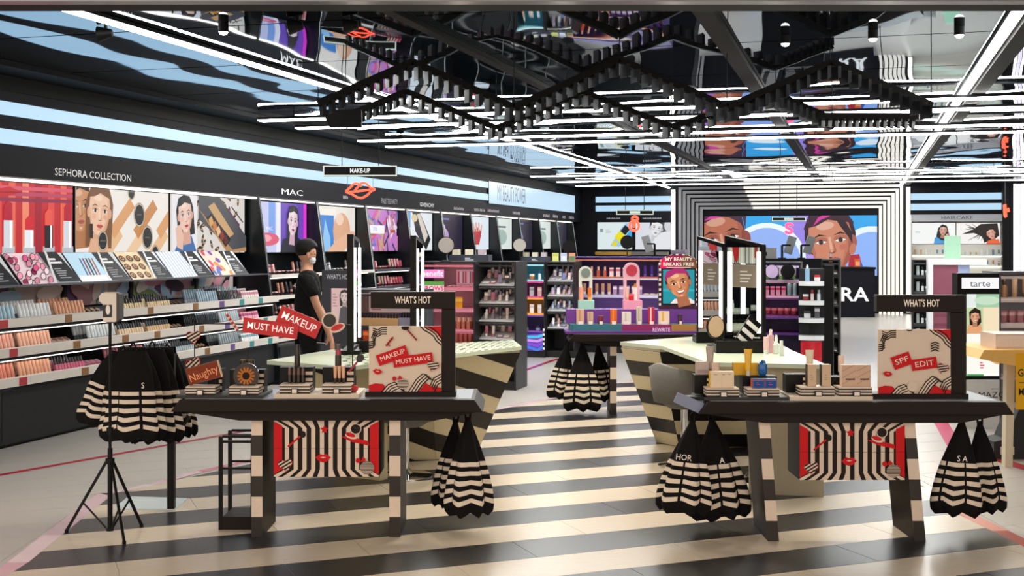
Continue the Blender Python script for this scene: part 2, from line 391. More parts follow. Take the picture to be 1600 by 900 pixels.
for px, py, lab in ((165, 40, 'black swivel spotlight between the long light line and the blue-striped wall'), (463, 28, 'black swivel spotlight just inside the long light line over the wall posters'), (549, 27, 'black swivel spotlight by the slim track over the dashed glass station'), (626, 210, 'black swivel spotlight below the rear zigzag near the MAKE-UP sign'), (1434, 190, 'black swivel spotlight close to the light line that ends at the portal'), (1237, 207, 'black swivel spotlight on the wide track before the video wall')): spot(px, py, 0, lab)
# zigzag pendants
def zigzag(pts, Y, lab, nf, skew):
    P = [at(x, y, Y) for x, y in pts]; P0 = P[0]
    t = thing('zigzag_pendant', lab, 'pendant light', P0, 0, 'zigzag pendant lights')
    fin = MB().prism([(-.015, 0), (.015, 0), (.015, -.085), (-.008, -.1), (-.015, -.1)], -.055, .055, 'y').mesh('fin'); fin.materials.append(MATS['fin_black'])
    for a, b in zip(P[:-1], P[1:]):
        a, b = a-P0, b-P0
        MB().bar(a, b, .075, .05).build('beam', 'deep_black', t)
        n = nf
        for i in range(n):
            q = a.lerp(b, (i+.5)/n); place('fin', fin, t, q-Vector((0, 0, .02)), skew)
    for q in P:
        MB().cyl(q-P0, (q.x-P0.x, 0, CEIL-P0.z-.001), .004, n=6).build('wire', 'black', t)
    return t
mat('fin_black', '141518', rough=.35, noise=.1)
zigzag([(497, 162), (645, 97), (803, 168), (968, 93), (1136, 168), (1297, 97), (1455, 165)], 9.25, 'long black zigzag pendant of spotlight fins nearer the shop entrance', 10, .38)
zigzag([(540, 182), (635, 143), (776, 200), (910, 143), (1049, 198), (1212, 147), (1300, 186)], 11.15, 'shorter black zigzag pendant of spotlight fins hanging behind the longer one', 9, .38)
a = at(497, 165, 9.4); b = at(548, 195, 11.0)
tag(MB().prism([(497-560, 0), (0, 0), (0, -28), (-50, -28)], 0, .03, 'y').build('end_panel', 'black'), 'black end panel box joining the zigzag pendants at the blue-striped wall side', 'panel')
e = bpy.data.objects['end_panel']; e.location = at(565, 171, 10.2); e.scale = (10.2/F, 1, 10.2/F)
t = thing('gear_tray', 'black ribbed gear tray closing the zigzag pendants near the right light line', 'gear tray', at(1375, 178, 10.3), (0, .06, -.5))
MB().box(-.5, -.1, -.05, .34, .1, .0).build('tray', 'fin_black', t)
for i in range(14): MB().box(-.49+i*.058, -.11, -.12, -.465+i*.058, .02, -.05).build('rib', 'black', t)
MB().cyl((0, 0, 0), (0, 0, CEIL-at(0, 178, 10.3).z-.001), .004, n=6).build('wire', 'black', t)
for px, y1, Y in ((535, 262, 10.6), (591, 262, 10.6)): pass
# lamps of the zigzag pendants: warm spots shining down on the entrance
for i, (px, Y) in enumerate(((560, 9.25), (720, 9.25), (880, 9.25), (1050, 9.25), (1210, 9.25), (1380, 9.25), (600, 11.15), (840, 11.15), (980, 11.15), (1130, 11.15))):
    l = bpy.data.lights.new('pendant_spot', 'SPOT'); l.energy = SPOT; l.color = (1, .9, .74); l.spot_size = 2.3; l.spot_blend = .8; l.shadow_soft_size = .08
    o = bpy.data.objects.new('pendant_spot', l); COL.objects.link(o); q = at(px, 180, Y); o.location = (q.x, q.y-.06, 2.72); o.rotation_euler = ((-.55 if i < 6 else .0), 0, 0)
# ================= LEFT WALL =================
WL = math.pi/2-TH            # prints that hang on the left wall
def poster(name, label, loc, rz, pr, m='backlit', frame='black', t=.03, border=.012, cat='poster', group=None, tilt=0):
    """a flat printed panel: frame slab behind, print on it"""
    th = thing(name, label, cat, loc, (tilt, 0, rz), group)
    MB().box(-border, 0, -border, pr.w+border, t, pr.h+border).build('frame', frame, th)
    pr.build('print', m, th); return th
def p_lipstick(w, h):
    p = Print(w, h, 'C22A33')
    for i in range(9): p.R(w*i/9, 0, w*i/9+w*.055, h, ('E8674F', 'F08A6A', 'A31F33', 'E04A44')[i % 4])
    for y, c in ((.80, 'B8425E'), (.88, 'D9566B'), (.72, '8C2A4A')): p.poly([(0, h*y), (w, h*(y+.03)), (w, h*(y+.08)), (0, h*(y+.06))], c)
    p.poly([(w*.2, h*.86), (w*.28, h*.93), (w*.36, h*.9), (w*.45, h*.94), (w*.55, h*.87), (w*.38, h*.78)], 'C31428')
    p.band([(w*.2, h*.86), (w*.38, h*.855), (w*.55, h*.87)], h*.012, '7A0C1C')
    for i in range(6):
        x = w*(.06+.17*i); hh = h*(.62, .55, .68, .5, .6, .7)[i]
        p.R(x-.02, 0, x+w*.09, h*.12, 'B9BEC4'); p.R(x, h*.1, x+w*.075, hh*.7, ('E9EDF0', '1B1B20', 'D5DADF')[i % 3]); p.R(x+w*.05, h*.1, x+w*.065, hh*.7, 'FFFFFF')
        p.poly([(x+.005, hh*.7), (x+w*.07, hh*.7), (x+w*.07, hh*1.04), (x+w*.035, hh*1.1), (x+.005, hh*.98)], ('D4202F', 'E85A4A', 'B81A34')[i % 3])
    return p
def p_compact(w, h):
    p = Print(w, h, 'EDE7DF')
    for i in range(7): p.poly(rrect(w*(.34+.13*i), h*(.1+.23*(i*2 % 4)), w*.3, h*.2, 42), ('E6B98C', 'D9A06C', 'EBC79F', 'C88A55')[i % 4])
    p.R(0, 0, w*.31, h, 'F2E9E2'); p.face(w*.04, h*.7, h*.72, 'C98F68', '3A2418', 4, 0, 'A85448', 'B27850', back=False)
    p.poly([(w*.12, h), (w*.31, h), (w*.31, 0), (w*.16, 0)], 'F4E3D4'); p.face(w*.225, h*.64, h*.72, 'EBC0A2', '7A5236', -3, .25, 'C4554E', 'D9A684')
    p.poly([(w*.1, 0), (w*.13, h*.24), (w*.3, h*.2), (w*.31, 0)], 'E0AE8C')
    p.R(w*.12, h*.25, w*.15, h*.46, '23252C')
    for x, y, r in ((.64, .62, .2), (.73, .26, .2), (.55, .98, .13), (.82, .0, .14), (.245, .2, .16)):
        p.E(w*x, h*y, h*r*.8, h*r, 'A88B5E'); p.E(w*x, h*y, h*r*.71, h*r*.9, 'E8E0D0'); p.E(w*x, h*y, h*r*.66, h*r*.84, '26272B'); p.text('SEPHORA', w*x, h*y, h*.022, 'A09078')
    return p
def p_palette(w, h):
    p = Print(w, h, 'DDD6CE')
    for i in range(34):
        x, y = R.uniform(.3, 1)*w, R.uniform(0, 1)*h; p.E(x, y, w*.035, h*.035, '201A18', 8, R.uniform(0, 180)); p.E(x+.004, y, w*.018, h*.018, 'B98F62', 8)
    p.poly([(w*.33, h), (w*.62, h), (w, h*.3), (w, h*.02), (w*.8, h*.02), (w*.33, h*.6)], '4A4B50')
    p.poly([(w*.33, h*.78), (w*.8, h*.05), (w, h*.1), (w, h*.02), (w*.72, 0)], 'B4875A')
    p.poly([(w*.46, h*.82), (w*.54, h*.9), (w*.82, h*.34), (w*.74, h*.26)], 'C9A06E'); p.poly([(w*.43, h*.62), (w*.5, h*.7), (w*.78, h*.24), (w*.7, h*.1)], '17171A')
    for i in range(5): p.poly(rrect(w*(.5+.05*i), h*(.56-.085*i), w*.05, h*.15, 32), ('D9A35E', 'C77B42', 'E3B98A', '8C2A22', '5B1C1C')[i])
    p.band([(w*.72, h*.8), (w*.9, h*.5)], h*.04, '5A2A52'); p.band([(w*.78, h*.84), (w*.95, h*.56)], h*.03, '26262B')
    p.R(0, 0, w*.31, h, 'E9E6EA'); p.poly([(w*.02, 0), (w*.1, h*.3), (w*.24, h*.3), (w*.31, 0)], '3F6FA8')
    p.face(w*.16, h*.64, h*.58, 'EBC6B4', '15151A', 8, .1, 'C03A48', 'D6A490', iris='3A6FB0'); p.poly([(w*.05, h*.1), (w*.03, h*.42), (w*.09, h*.5), (w*.13, h*.3), (w*.12, h*.05)], 'E6BBA6')
    return p
def p_mac(w, h):
    p = Print(w, h, '6B46B8')
    p.R(0, 0, w*.52, h, 'C7CBEE'); p.R(w*.3, h*.3, w*.42, h, '7AA2E8'); p.R(w*.44, 0, w*.52, h, 'E9EAF8'); p.face(w*.05, h*.78, h*.5, 'E7D2DC', '20202A', 0, .1, 'B03A68')
    p.E(w*.28, h*.26, w*.2, h*.13, 'E05A78'); p.E(w*.24, h*.28, w*.1, h*.07, 'F4A6B4'); p.text('MAC', w*.3, h*.47, h*.075, 'F4F4FF', 1.2)
    p.poly([(w*.5, 0), (w*.55, h*.26), (w*.75, h*.36), (w*.95, h*.22), (w*.95, 0)], '16182A'); p.face(w*.74, h*.62, h*.56, 'E9D3DA', '14131C', -6, .2, 'A02848', 'CDA6B8')
    p.R(w*.94, 0, w, h, 'E43AD6'); return p
def p_bottle(w, h):
    p = Print(w, h, 'E9E3DC')
    p.poly([(w*.12, 0), (w*.08, h*.8), (w*.5, h*.82), (w*.5, 0)], '2E7FD0'); p.poly([(w*.17, 0), (w*.14, h*.7), (w*.26, h*.3), (w*.3, h*.72), (w*.42, h*.3), (w*.42, 0)], '8FC4F0'); p.R(w*.06, h*.8, w*.54, h*.94, 'F3EADF')
    p.E(w*.68, h*.45, w*.2, h*.42, 'DDA987'); p.E(w*.62, h*.1, w*.4, h*.18, 'E6B594', rot=20); p.E(w*.63, h*.72, w*.09, h*.13, 'F0CDB6'); return p
def p_party(w, h):
    p = Print(w, h, 'C07AC8')
    for i in range(60): p.poly(rrect(R.random()*w, R.random()*h, w*.16, h*.07, R.uniform(0, 180)), R.choice(['8A5FB8', 'E08AB0', '4F7FD0', 'C8A27E', 'F0D8E8', '3A3A52', 'B0623A', 'E24A7A']))
    p.R(w*.12, h*.42, w*.62, h*.62, 'F2F2F6'); p.text('EYES', w*.37, h*.52, h*.08, '4A90D0'); return p
def p_giv(w, h):
    p = Print(w, h, 'E4EBEF'); p.R(0, h*.6, w*.3, h, '5AA6E0'); p.poly([(w*.35, h), (w*.6, h), (w*.95, h*.3), (w*.8, 0), (w*.45, h*.5)], '1E2324'); p.poly([(w*.5, h*.95), (w*.6, h*.98), (w*.86, h*.4), (w*.75, h*.2)], 'D8CFC4'); p.E(w*.42, h*.85, w*.1, h*.1, 'D7C9A0'); return p
def p_night(w, h):
    p = Print(w, h, '241F35'); p.E(w*.35, h*.3, w*.14, h*.3, 'B89ACB'); p.E(w*.3, h*.55, w*.06, h*.18, 'D8C3E4', rot=20); p.R(w*.1, h*.85, w*.5, h*.9, '6A78B0'); return p
def p_hand(w, h):
    p = Print(w, h, 'DDE8F0'); p.poly([(w*.3, h*.55), (w*.42, h*.15), (w*.58, h*.15), (w*.68, h*.55), (w*.5, h*.68)], 'B8323C')
    for i in range(4): p.band([(w*(.38+.09*i), h*.55), (w*(.32+.12*i), h*(.85-.05*abs(i-1.5)))], w*.06, 'D8A898')
    return p
def p_cream(w, h):
    p = Print(w, h, 'D9E2DE'); p.E(w*.5, h*.4, w*.25, h*.25, '9FB8AE'); p.R(w*.3, h*.7, w*.7, h*.76, '5A6A66'); return p
sx0 = [s_at(118, -7.2), s_at(263, -7.2), s_at(266, -7.2), s_at(382, -7.2)]; w2 = sx0[1]-sx0[0]; w3 = sx0[3]-sx0[2]
z0p, z1p = 1.605, 2.25
for pr, s0, lab in ((p_lipstick(w2, z1p-z0p), sx0[0]-w2-.05, 'backlit red poster of silver lipsticks with red lips'), (p_compact(w2, z1p-z0p), sx0[0], 'backlit poster of two faces, round black compacts and beige swatches'), (p_palette(w3, z1p-z0p), sx0[2], 'backlit poster of a woman beside an eyeshadow palette on leopard print')):
    poster('wall_poster', lab, W(-7.2, s0, z0p), WL, pr, group='backlit wall posters')
def sign(label, txt, px0, px1, py, hh, o=-7.046, col='F2F2F2', off=0.0, bold=None, m='softlit', name='wall_lettering'):
    s0, s1 = s_at(px0, o), s_at(px1, o); pc = (px0+px1)/2; sc_ = s_at(pc, o); z = z_at(pc, py, o, sc_); hz = hh*W(o, sc_).y/F
    vs, fs = text2d(txt, off); wd = max(v[0] for v in vs)-min(v[0] for v in vs)
    mb = Print(1, 1); mb.text(txt, 0, 0, hz, col, (s1-s0)/(wd*hz/.7), 0, off)
    return tag(mb.build(name, m, None, W(o, (s0+s1)/2, z), WL), label, 'sign', 'brand lettering on the wall fascia')
sign('white two-word capital lettering on the black fascia over the lipstick poster', 'SEPHORA COLLECTION', 86, 205, 274, 11)
sign('wide white three-letter lettering over the purple poster', 'MAC', 440, 473, 301, 9)
sign('grey PALETTES PARTY lettering on the black fascia', 'PALETTES PARTY', 596, 621, 315, 8, col='A8A8AE')
sign('bold white lettering on the fascia over the pale blue poster', 'GIVENCHY', 656, 678, 320.5, 6, off=.012)
def blur_sign(x0, x1, y, lab, o=-7.046):   # lettering too far away to read
    a, b = s_at(x0, o), s_at(x1, o); z = z_at((x0+x1)/2, y, o, (a+b)/2); h = 4.4*W(o, a).y/F; n = max(3, int((x1-x0)/2)); mb = Print(b-a, h)
    for i in range(n): mb.R((b-a)*i/n, 0, (b-a)*(i+.68)/n, h*(1, .9, 1, .8)[i % 4], ('9A949C', 'B4A8AE')[i % 2])
    tag(mb.build('wall_lettering', 'softlit', None, W(o, a, z-h/2), WL), lab, 'sign', 'brand lettering on the wall fascia')
blur_sign(536, 544, 308, 'short grey lettering on the fascia behind the neon lips')
for i, (x0, x1, y) in enumerate(((709, 725, 326), (741, 758, 328), (762, 780, 329.5), (801, 813, 333), (849, 859, 337), (864, 872, 338), (879, 884, 339), (889, 897, 340))):
    blur_sign(x0, x1, y, ('unreadable grey lettering over the dark violet poster', 'unreadable lettering over the red-gloved hand poster')[i] if i < 2 else 'tiny unreadable lettering on the fascia under the pale blue panel')
# blue lit panel
oo = -7.02; s0, s1 = s_at(764, oo), s_at(898, oo); zb, zt = z_at(764, 317.5, oo, s0), z_at(764, 283, oo, s0)
p = Print(s1-s0, zt-zb, 'C3DFF4'); vs_, _f = text2d('MY BEAUTY POWER'); tw = max(v[0] for v in vs_)-min(v[0] for v in vs_); hh = .33; p.text('MY BEAUTY POWER', s_at(800, oo)-s0, (zt-zb)*.5, hh, '37465E', (s_at(822, oo)-s_at(778, oo))/(tw*hh/.7))
poster('lit_panel', 'pale blue lit panel reading MY BEAUTY POWER on the black fascia', W(oo, s0, zb), WL, p, t=.02, border=.0, cat='sign')
# --- long first unit ---
WING = [(-7.42, 0), (-6.74, 0), (-7.05, 2.28), (-7.42, 2.28)]
U = thing('wall_shelf_unit', 'long black wall shelving unit with three white-lipped product trays', 'shelving', W(-7.2, 4.5), SR)
MB().box(-.21, 0, .03, .36, 8.86, .48).box(-.21, 0, 1.32, -.19, 8.86, 1.6).build('base_cabinet', 'kick_grey', U)
MB().box(-.21, 0, 0, .33, 8.86, .03).build('plinth', 'black', U)
for s in (1.2, 2.6, 4, 5.4, 6.8, 8.2): MB().box(.36, s, .06, .362, s+.006, .47).build('door_joint', 'black', U)
MB().box(-.205, 0, .48, -.2, 8.86, 1.33).build('back_panel', 'unit_black', U)
TR = [(1.02, 1.08), (.775, .835), (.525, .585)]
for k, (za, zb) in enumerate(TR):
    sh = MB().prism([(-.2, za+.02), (.36, za-.045), (.36, za), (-.2, za+.075)], 0, 8.86, 'y', '2A2E33').build('tray', 'gloss', U)
    # prism axis y: poly is (x, z)
    MB().box(.36, 0, za-.012, .42, 8.86, zb).build('lip', 'lip_white', sh)
    MB().box(.29, 0, za-.056, .34, 8.86, za-.046).build('shelf_light', 'strip', sh)
    for q, (sx, c) in enumerate(((3.9, 'B03038'), (4.75, '8A6236'), (5.5, '8A6236'), (6.05, '8A6236'), (6.9, '8A6236'), (7.45, '6A4A8A'), (7.9, '2E8A8A'), (8.35, '2E8A8A'))):
        MB().box(.42, sx+.12*k, za-.01, .423, sx+.1+.12*k, zb-.004, c).build('price_tag', 'paint', sh)
for s in (4.2, 5.5, 6.6, 7.9): MB().box(-.19, s, .5, -.14, s+.05, 1.34).build('upright', 'kick_grey', U)
MB().prism([(a+7.2, b) for a, b in WING], 8.86, 8.9, 'y').build('wing_panel', 'unit_black', U)
MB().box(.1, 0, 1.335, .3, 8.86, 1.352).build('card_rail', 'steel', U)
MB().box(.06, 0, 2.255, .14, 8.84, 2.275).build('trough_light', 'strip', U)
# print strip behind the top tray
p = Print(8.7, .22, 'C9B6B4')
for i in range(80): p.poly(ell(R.random()*8.7, R.random()*.22, .2, .07, 10, R.uniform(0, 180)), R.choice(['E2A3B4', '7E8F5A', 'EBD8CF', '6A4A6A', 'B88A92', 'F1E3E0', '41323E', 'A9C4DC']))
poster('graphic_strip', 'floral printed strip behind the top product tray', W(-7.38, 4.6, 1.1), WL, p, 'print', t=.01, border=0, cat='graphic')
# --- tilted information panels ---
def info(s0, wd, kind, lab):
    h = .345; p = Print(wd, h, 'C9CED2'); a, b = wd*.08, wd*.6
    bg = {'swirl': 'EFD3DC', 'brush': 'BBDDF2', 'eye': 'E8CFA8', 'stripe': 'E6ECF4', 'mix': 'D9C8B8', 'red': 'C8262E'}[kind]
    p.R(0, 0, b, h, bg)
    if kind == 'swirl':
        for i in range(26):
            x, y, c = R.uniform(0, b*.9), R.random()*h, R.choice(['E2568A', 'F2A2B8', '8A2A4A', 'F6DCE4', 'D98AA0']); p.E(x, y, .055, .03, '1E1A20', 10, 40); p.E(x, y, .047, .023, c, 10, 40)
    if kind == 'brush':
        for i in range(5): p.band([(b*(.3+.1*i), h*.1), (b*(.42+.1*i), h*.8)], .022, ('2E5A8A', '8A2A32', '23232A', '6A3A2A', 'B06A5A')[i])
        p.R(0, 0, b, h*.2, 'F2F5F7')
    if kind == 'eye':
        for i in range(9): x, y = (.08+.3*(i % 3))*b+.02, (.15+.3*(i//3))*h; p.E(x, y, .05, .04, '2A1C18'); p.E(x, y+.004, .03, .024, 'C88A5A'); p.E(x, y+.004, .014, .012, '17110F')
    if kind == 'stripe':
        for i in range(9): p.R(b*i/9, 0, b*i/9+.014, h, '8FA2C8')
    if kind == 'mix':
        for i in range(16): p.E(R.uniform(0, b*.9), R.random()*h, .05, .035, R.choice(['E08A4A', '7A4AA0', '3A6AB0', 'E6C8D8', 'F2EFEA', 'C84A5A']), 12, R.uniform(0, 180))
    p.poly([(b, 0), (wd, 0), (wd*.9, h), (b*.94, h)], '1E2025'); p.lines(b+.05, h*.72, wd*.24, 2, .04, .022, 'F0F0F0'); p.lines(b+.05, h*.42, wd*.22, 5, .026, .008, 'B8B8BC')
    p.band([(b*.9, 0), (b*1.18, h)], .03, 'D6DADD')
    t = poster('info_panel', lab, W(-6.925, s0, 1.354), WL, p, 'softlit', 'steel', .012, .004, 'panel', 'tilted information panels over the trays', -.68)
    return t
for (x0, x1), k, lab in zip(((-70, 30), (35, 125), (128, 204), (207, 268), (270, 333), (336, 388)), ('red', 'swirl', 'brush', 'eye', 'stripe', 'mix'), ('tilted panel with red print and dark text block', 'tilted panel with pink swirl print and dark text block', 'tilted panel with make-up brushes on sky blue', 'tilted panel with rows of eyes on tan', 'tilted panel with pale blue stripes', 'tilted panel with orange and purple swatches by the end wing')):
    a, b = s_at(x0, -6.93), s_at(x1, -6.93); info(a, b-a, k, lab)
# --- products: prototypes cached by kind and colour ---
PC = {}
def proto(kind, col, col2='1B1B1F'):
    k = (kind, col, col2)
    if k in PC: return PC[k]
    m = MB()
    if kind == 'tube': m.lathe([(.017, 0), (.018, .03), (.0181, .031), (.02, .06), (.019, .1), (.02, .125)], n=10, cols=[col2, col2, col, col, col], sy=1.0)
    elif kind == 'lipstick': m.box(-.011, -.011, 0, .011, .011, .05, col2).box(-.009, -.009, .05, .009, .009, .058, 'C9B27A').lathe([(.008, .058), (.008, .078), (.003, .092)], n=10, col=col)
    elif kind == 'pencil': m.cyl((0, 0, 0), (0, 0, .12), .007, n=8, col=col).cyl((0, 0, .12), (0, 0, .15), .0075, .005, n=8, col=col2)
    elif kind == 'carton': m.box(-.022, -.016, 0, .022, .016, .1, col).box(-.0225, -.0165, .06, .0225, .0165, .085, col2)
    elif kind == 'bottle': m.box(-.016, -.014, 0, .016, .014, .07, col).cyl((0, 0, .07), (0, 0, .11), .012, n=10, col=col2)
    elif kind == 'compact': m.box(-.035, -.03, 0, .035, .03, .012, col2).cyl((0, 0, .012), (0, 0, .016), .027, n=14, col=col)
    elif kind == 'jar': m.lathe([(.026, 0), (.03, .008), (.03, .04), (.031, .041), (.031, .062), (.028, .065)], n=14, cols=[col, col, col2, col2, col2])
    elif kind == 'pump': m.cyl((0, 0, 0), (0, 0, .13), .024, n=12, col=col).cyl((0, 0, .13), (0, 0, .16), .012, n=10, col=col2).box(-.006, -.035, .16, .006, .012, .172, col2)
    elif kind == 'dropper': m.lathe([(.02, 0), (.022, .01), (.022, .07), (.01, .085), (.011, .09), (.012, .11), (.006, .14)], n=12, cols=[col, col, col, col2, col2, col2])
    me = m.mesh(kind); me.materials.append(MATS['gloss']); PC[k] = me; return me
NOUN = {'tube': 'cosmetic tube', 'lipstick': 'lipstick', 'pencil': 'make-up pencil', 'carton': 'small carton', 'bottle': 'make-up bottle', 'compact': 'make-up compact', 'jar': 'cosmetic jar', 'pump': 'pump bottle', 'dropper': 'dropper bottle'}
def product(kind, col, col2, loc, rot, label, group):
    SCL = 1.22 if 'tray of the long' in label else 1
    o = place({'tube': 'cosmetic_tube', 'pencil': 'makeup_pencil', 'carton': 'carton', 'bottle': 'makeup_bottle', 'compact': 'makeup_compact', 'jar': 'cosmetic_jar', 'pump': 'pump_bottle', 'dropper': 'dropper_bottle'}.get(kind, kind), proto(kind, col, col2), None, loc, rot)
    o.scale = (1 if kind != 'compact' else 1.05, 1, SCL); return tag(o, label, NOUN[kind], group)
SEG = [[('lipstick', 'B8283A', '2A2226', 'red'), ('carton', 'DCD6D2', 'C04A5A', 'white'), ('tube', 'A7C8D8', 'EDF0F2', 'pale blue'), ('tube', 'E8EAEC', '6E7880', 'white'), ('tube', 'DDA27C', 'F0E6DC', 'peach'), ('compact', 'C9AE94', '2B2624', 'tan'), ('bottle', 'D8BE94', '1E1E22', 'beige'), ('bottle', 'E0C7A2', '1E1E22', 'ivory'), ('compact', '6E5240', '1E1E22', 'brown'), ('tube', '8FA9B8', 'D9E2E8', 'grey blue'), ('pencil', '2E3A42', 'B0C4CE', 'dark'), ('carton', 'E3DAD6', 'C88A9A', 'pale')],
       [('compact', 'E2C2BC', '332A2C', 'pink'), ('lipstick', 'C86A72', '1E1E22', 'rose'), ('tube', 'E0A08C', 'E8B8A0', 'salmon'), ('tube', 'E6B096', 'F0CDB8', 'coral'), ('compact', 'B87A5E', 'E2DAD4', 'terracotta'), ('tube', 'C4CDD3', '3E4850', 'silver'), ('bottle', 'D9C2A4', '24303A', 'sand'), ('bottle', 'CFB08A', '24303A', 'tawny'), ('compact', 'C9A88C', '24242A', 'nude'), ('pencil', '2A3640', '8FA4B2', 'slate'), ('tube', 'A8B8C2', '2E3A44', 'steel grey'), ('carton', 'E5A0B4', 'B04A7A', 'rosy')],
       [('compact', 'D9C7CE', '2B2B30', 'lilac'), ('lipstick', 'A83A50', '18181C', 'crimson'), ('tube', 'D9846E', 'E8A48E', 'burnt orange'), ('tube', 'E2A686', 'F0D0BC', 'apricot'), ('bottle', 'C86A86', '24242A', 'raspberry'), ('compact', 'E6AFC0', 'D88AA4', 'candy pink'), ('tube', 'B86A7A', '3A2A30', 'mauve'), ('pencil', '3A4650', 'A8BAC4', 'graphite'), ('bottle', 'A9B6BE', '22303A', 'smoky'), ('compact', 'C9B090', '5A4632', 'olive'), ('tube', '8A98A2', '1E2A32', 'charcoal'), ('carton', 'D9DDE0', '5A8A9A', 'icy')]]
for k, row in enumerate(SEG):
    za = TR[k][0]; sa = 7.35; step = (13.15-sa)/len(row)
    for q, (kind, c1, c2, cn) in enumerate(row):
        wd = {'compact': .078, 'carton': .052, 'tube': .048, 'bottle': .042, 'lipstick': .036, 'pencil': .034}[kind]
        n = int(step*.94/wd)
        for r in range(2):
            o = (-6.9, -7.06)[r]; x = o+7.2; zz = za+.075-(x+.2)*.134+.004
            for i in range(n):
                s = sa+q*step+(i+.5)*wd+R.uniform(-.004, .004)
                til = -.28 if kind != 'compact' else .5
                product(kind, c1, c2, W(o, s, zz+(.012 if kind == 'compact' else .004)), (til, 0, WL),
                        f'{cn} {NOUN[kind]} standing in the {("upper", "middle", "lower")[k]} tray of the long wall shelf', f'{cn} products in the {("upper", "middle", "lower")[k]} tray')
# --- further bays ---
BAYP = [p_mac, p_bottle, p_party, p_giv, p_night, p_hand, p_cream, p_night, p_cream, p_night]
BAYN = ['purple poster of a dark-haired woman', 'poster of a blue bottle and a hand', 'collage poster of colourful palettes', 'poster of a black figure on pale blue', 'dark violet poster with pale bottles', 'pale poster of a red-gloved hand', 'pale green poster', 'dark poster in a bay near the back', 'pale poster in a bay near the back', 'dark poster in the last bay']
for i in range(10):
    s0 = 13.4+1.68*i; t = thing('wall_display_bay', 'black wall display bay below the '+BAYN[i], 'display unit', W(-7.2, s0), SR, 'wall display bays with slanted wings')
    gold = i == 9
    MB().prism([(a+7.2, b) for a, b in WING], 1.60, 1.66, 'y').build('wing_panel', 'unit_black', t)
    MB().bar((.395, 1.598, .5), (.154, 1.598, 2.27), .008, .004).build('wing_edge_light', 'softedge', t)
    MB().box(-.2, 0, 0, .42, 1.6, .45).build('base_cabinet', 'kick_grey', t); MB().box(-.2, 0, .45, -.19, 1.6, 1.6).build('back_panel', 'unit_black', t)
    MB().box(.06, .02, 2.255, .13, 1.58, 2.27).build('trough_light', 'strip', t)
    poster('wall_poster', 'backlit '+BAYN[i]+' in its wall bay', W(-7.2, s0+.06, 1.6), WL, BAYP[i](1.5, .64), group='backlit wall posters')
    for k, z in enumerate((1.32, 1.06, .8, .54)):
        sh = MB().prism([(-.19, z+.02), (.28+.03*k, z-.03), (.28+.03*k, z), (-.19, z+.05)], .01, 1.59, 'y', '22262A').build('shelf', 'gloss', t)
        MB().box(.28+.03*k, .01, z-.03, .30+.03*k, 1.59, z+.01).build('lip', 'lip_white' if i < 2 else 'steel', sh)
        MB().box(.15, .02, z-.045, .2, 1.58, z-.034).build('shelf_light', 'strip', sh)
        if i < 3:
            cols = [['D98A8E', 'E8B0A8', 'C98A76', '3A3236'], ['2A2A2E', 'D0D0D2', '6A5A50', 'B8A8A0'], ['D85A6E', 'E0788A', 'C8B09A', 'E8A0A8']][i]
            for q in range(13):
                c = cols[(q//3+k) % 4]; kd = ('carton', 'compact', 'tube', 'carton')[(q//4+k) % 4]
                product(kd, c, cols[(q+1) % 4], W(-7.2+.1+.02*k, s0+.1+q*.115, z+.03), (-.2, 0, WL), f'{NOUN[kd]} on a shelf under the {BAYN[i]}', f'products in the bay below the {BAYN[i]}')
# ================= BACK WALL =================
def bpt(px, py, s=SB): o = o_at(px, s); return o, z_at(px, py, o, s)
def bprint(pr, px0, py1, s, name, label, k=None, m='backlit', cat='poster', group=None, t=.03):
    """print drawn in photo pixels, hung on the back wall; (px0, py1) is its lower left corner"""
    o, z = bpt(px0, py1, s); k = k or (o_at(px0+pr.w, s)-o)/pr.w
    th = thing(name, label, cat, W(o, s, z), SR, group); th.scale = (k, 1, k)
    MB().box(-.4, 0, -.4, pr.w+.4, t, pr.h+.4).build('frame', 'black', th); pr.build('print', m, th); return th
for i, (a, b, y0, y1) in enumerate(((931, 1049, 307.5, 315.5), (931, 1049, 321.5, 329.5), (1423, 1566, 302.5, 311.5), (1423, 1566, 318.5, 327.5), (1597, 1680, 302.5, 311.5), (1597, 1680, 318.5, 327.5))):
    o0, z1 = bpt(a, y0); o1, z0 = bpt(b, y1); struct(MB().box(o0, SB-.03, z0, o1, SB-.005, z1).build('trim_%d' % (11+i), 'blue_stripe', rz=SR))
# fragrance bay
p = Print(54, 42, 'DCE9EA'); p.poly([(20, 6), (38, 34), (44, 40), (54, 42), (54, 24), (34, 4)], '9CCBEC'); p.poly([(40, 14), (54, 34), (54, 10)], '38A8E0')
p.poly(rrect(35, 20, 12, 13, -40), 'F0DE10'); p.poly(rrect(43.5, 30, 10, 12, -40), '161618'); p.poly(rrect(27, 9, 7, 8, -40), 'E6D62A'); p.R(4, 27, 9, 32, '8A9AA0'); p.lines(13, 30, 10, 3, 2.2, .9, 'B6C2C4')
bprint(p, 933.5, 390, SB-.06, 'wall_poster', 'back wall poster of a yellow bottle on splashed blue', group='backlit wall posters')
p = Print(55, 42, 'DADDE4'); p.poly([(23, 42), (22, 32), (26, 42)], '2A2C32'); p.poly([(37, 42), (38, 26), (55, 30), (55, 42)], '50535A'); p.face(33, 33, 24, 'E6E7EA', '3A3C42', -12, 0, '8A8A90', 'C6C8CE', back=False); p.E(51, 37, 6, 9, 'D2D4DA'); p.poly([(30, 18), (44, 26), (55, 28), (55, 0), (24, 0)], 'E3E5EA')
bprint(p, 993, 390, SB-.06, 'wall_poster', 'back wall grey portrait poster of a leaning woman', group='backlit wall posters')
o0, z0 = bpt(933, 392, SB-.05); o1, z1 = bpt(1045, 420, SB-.05)
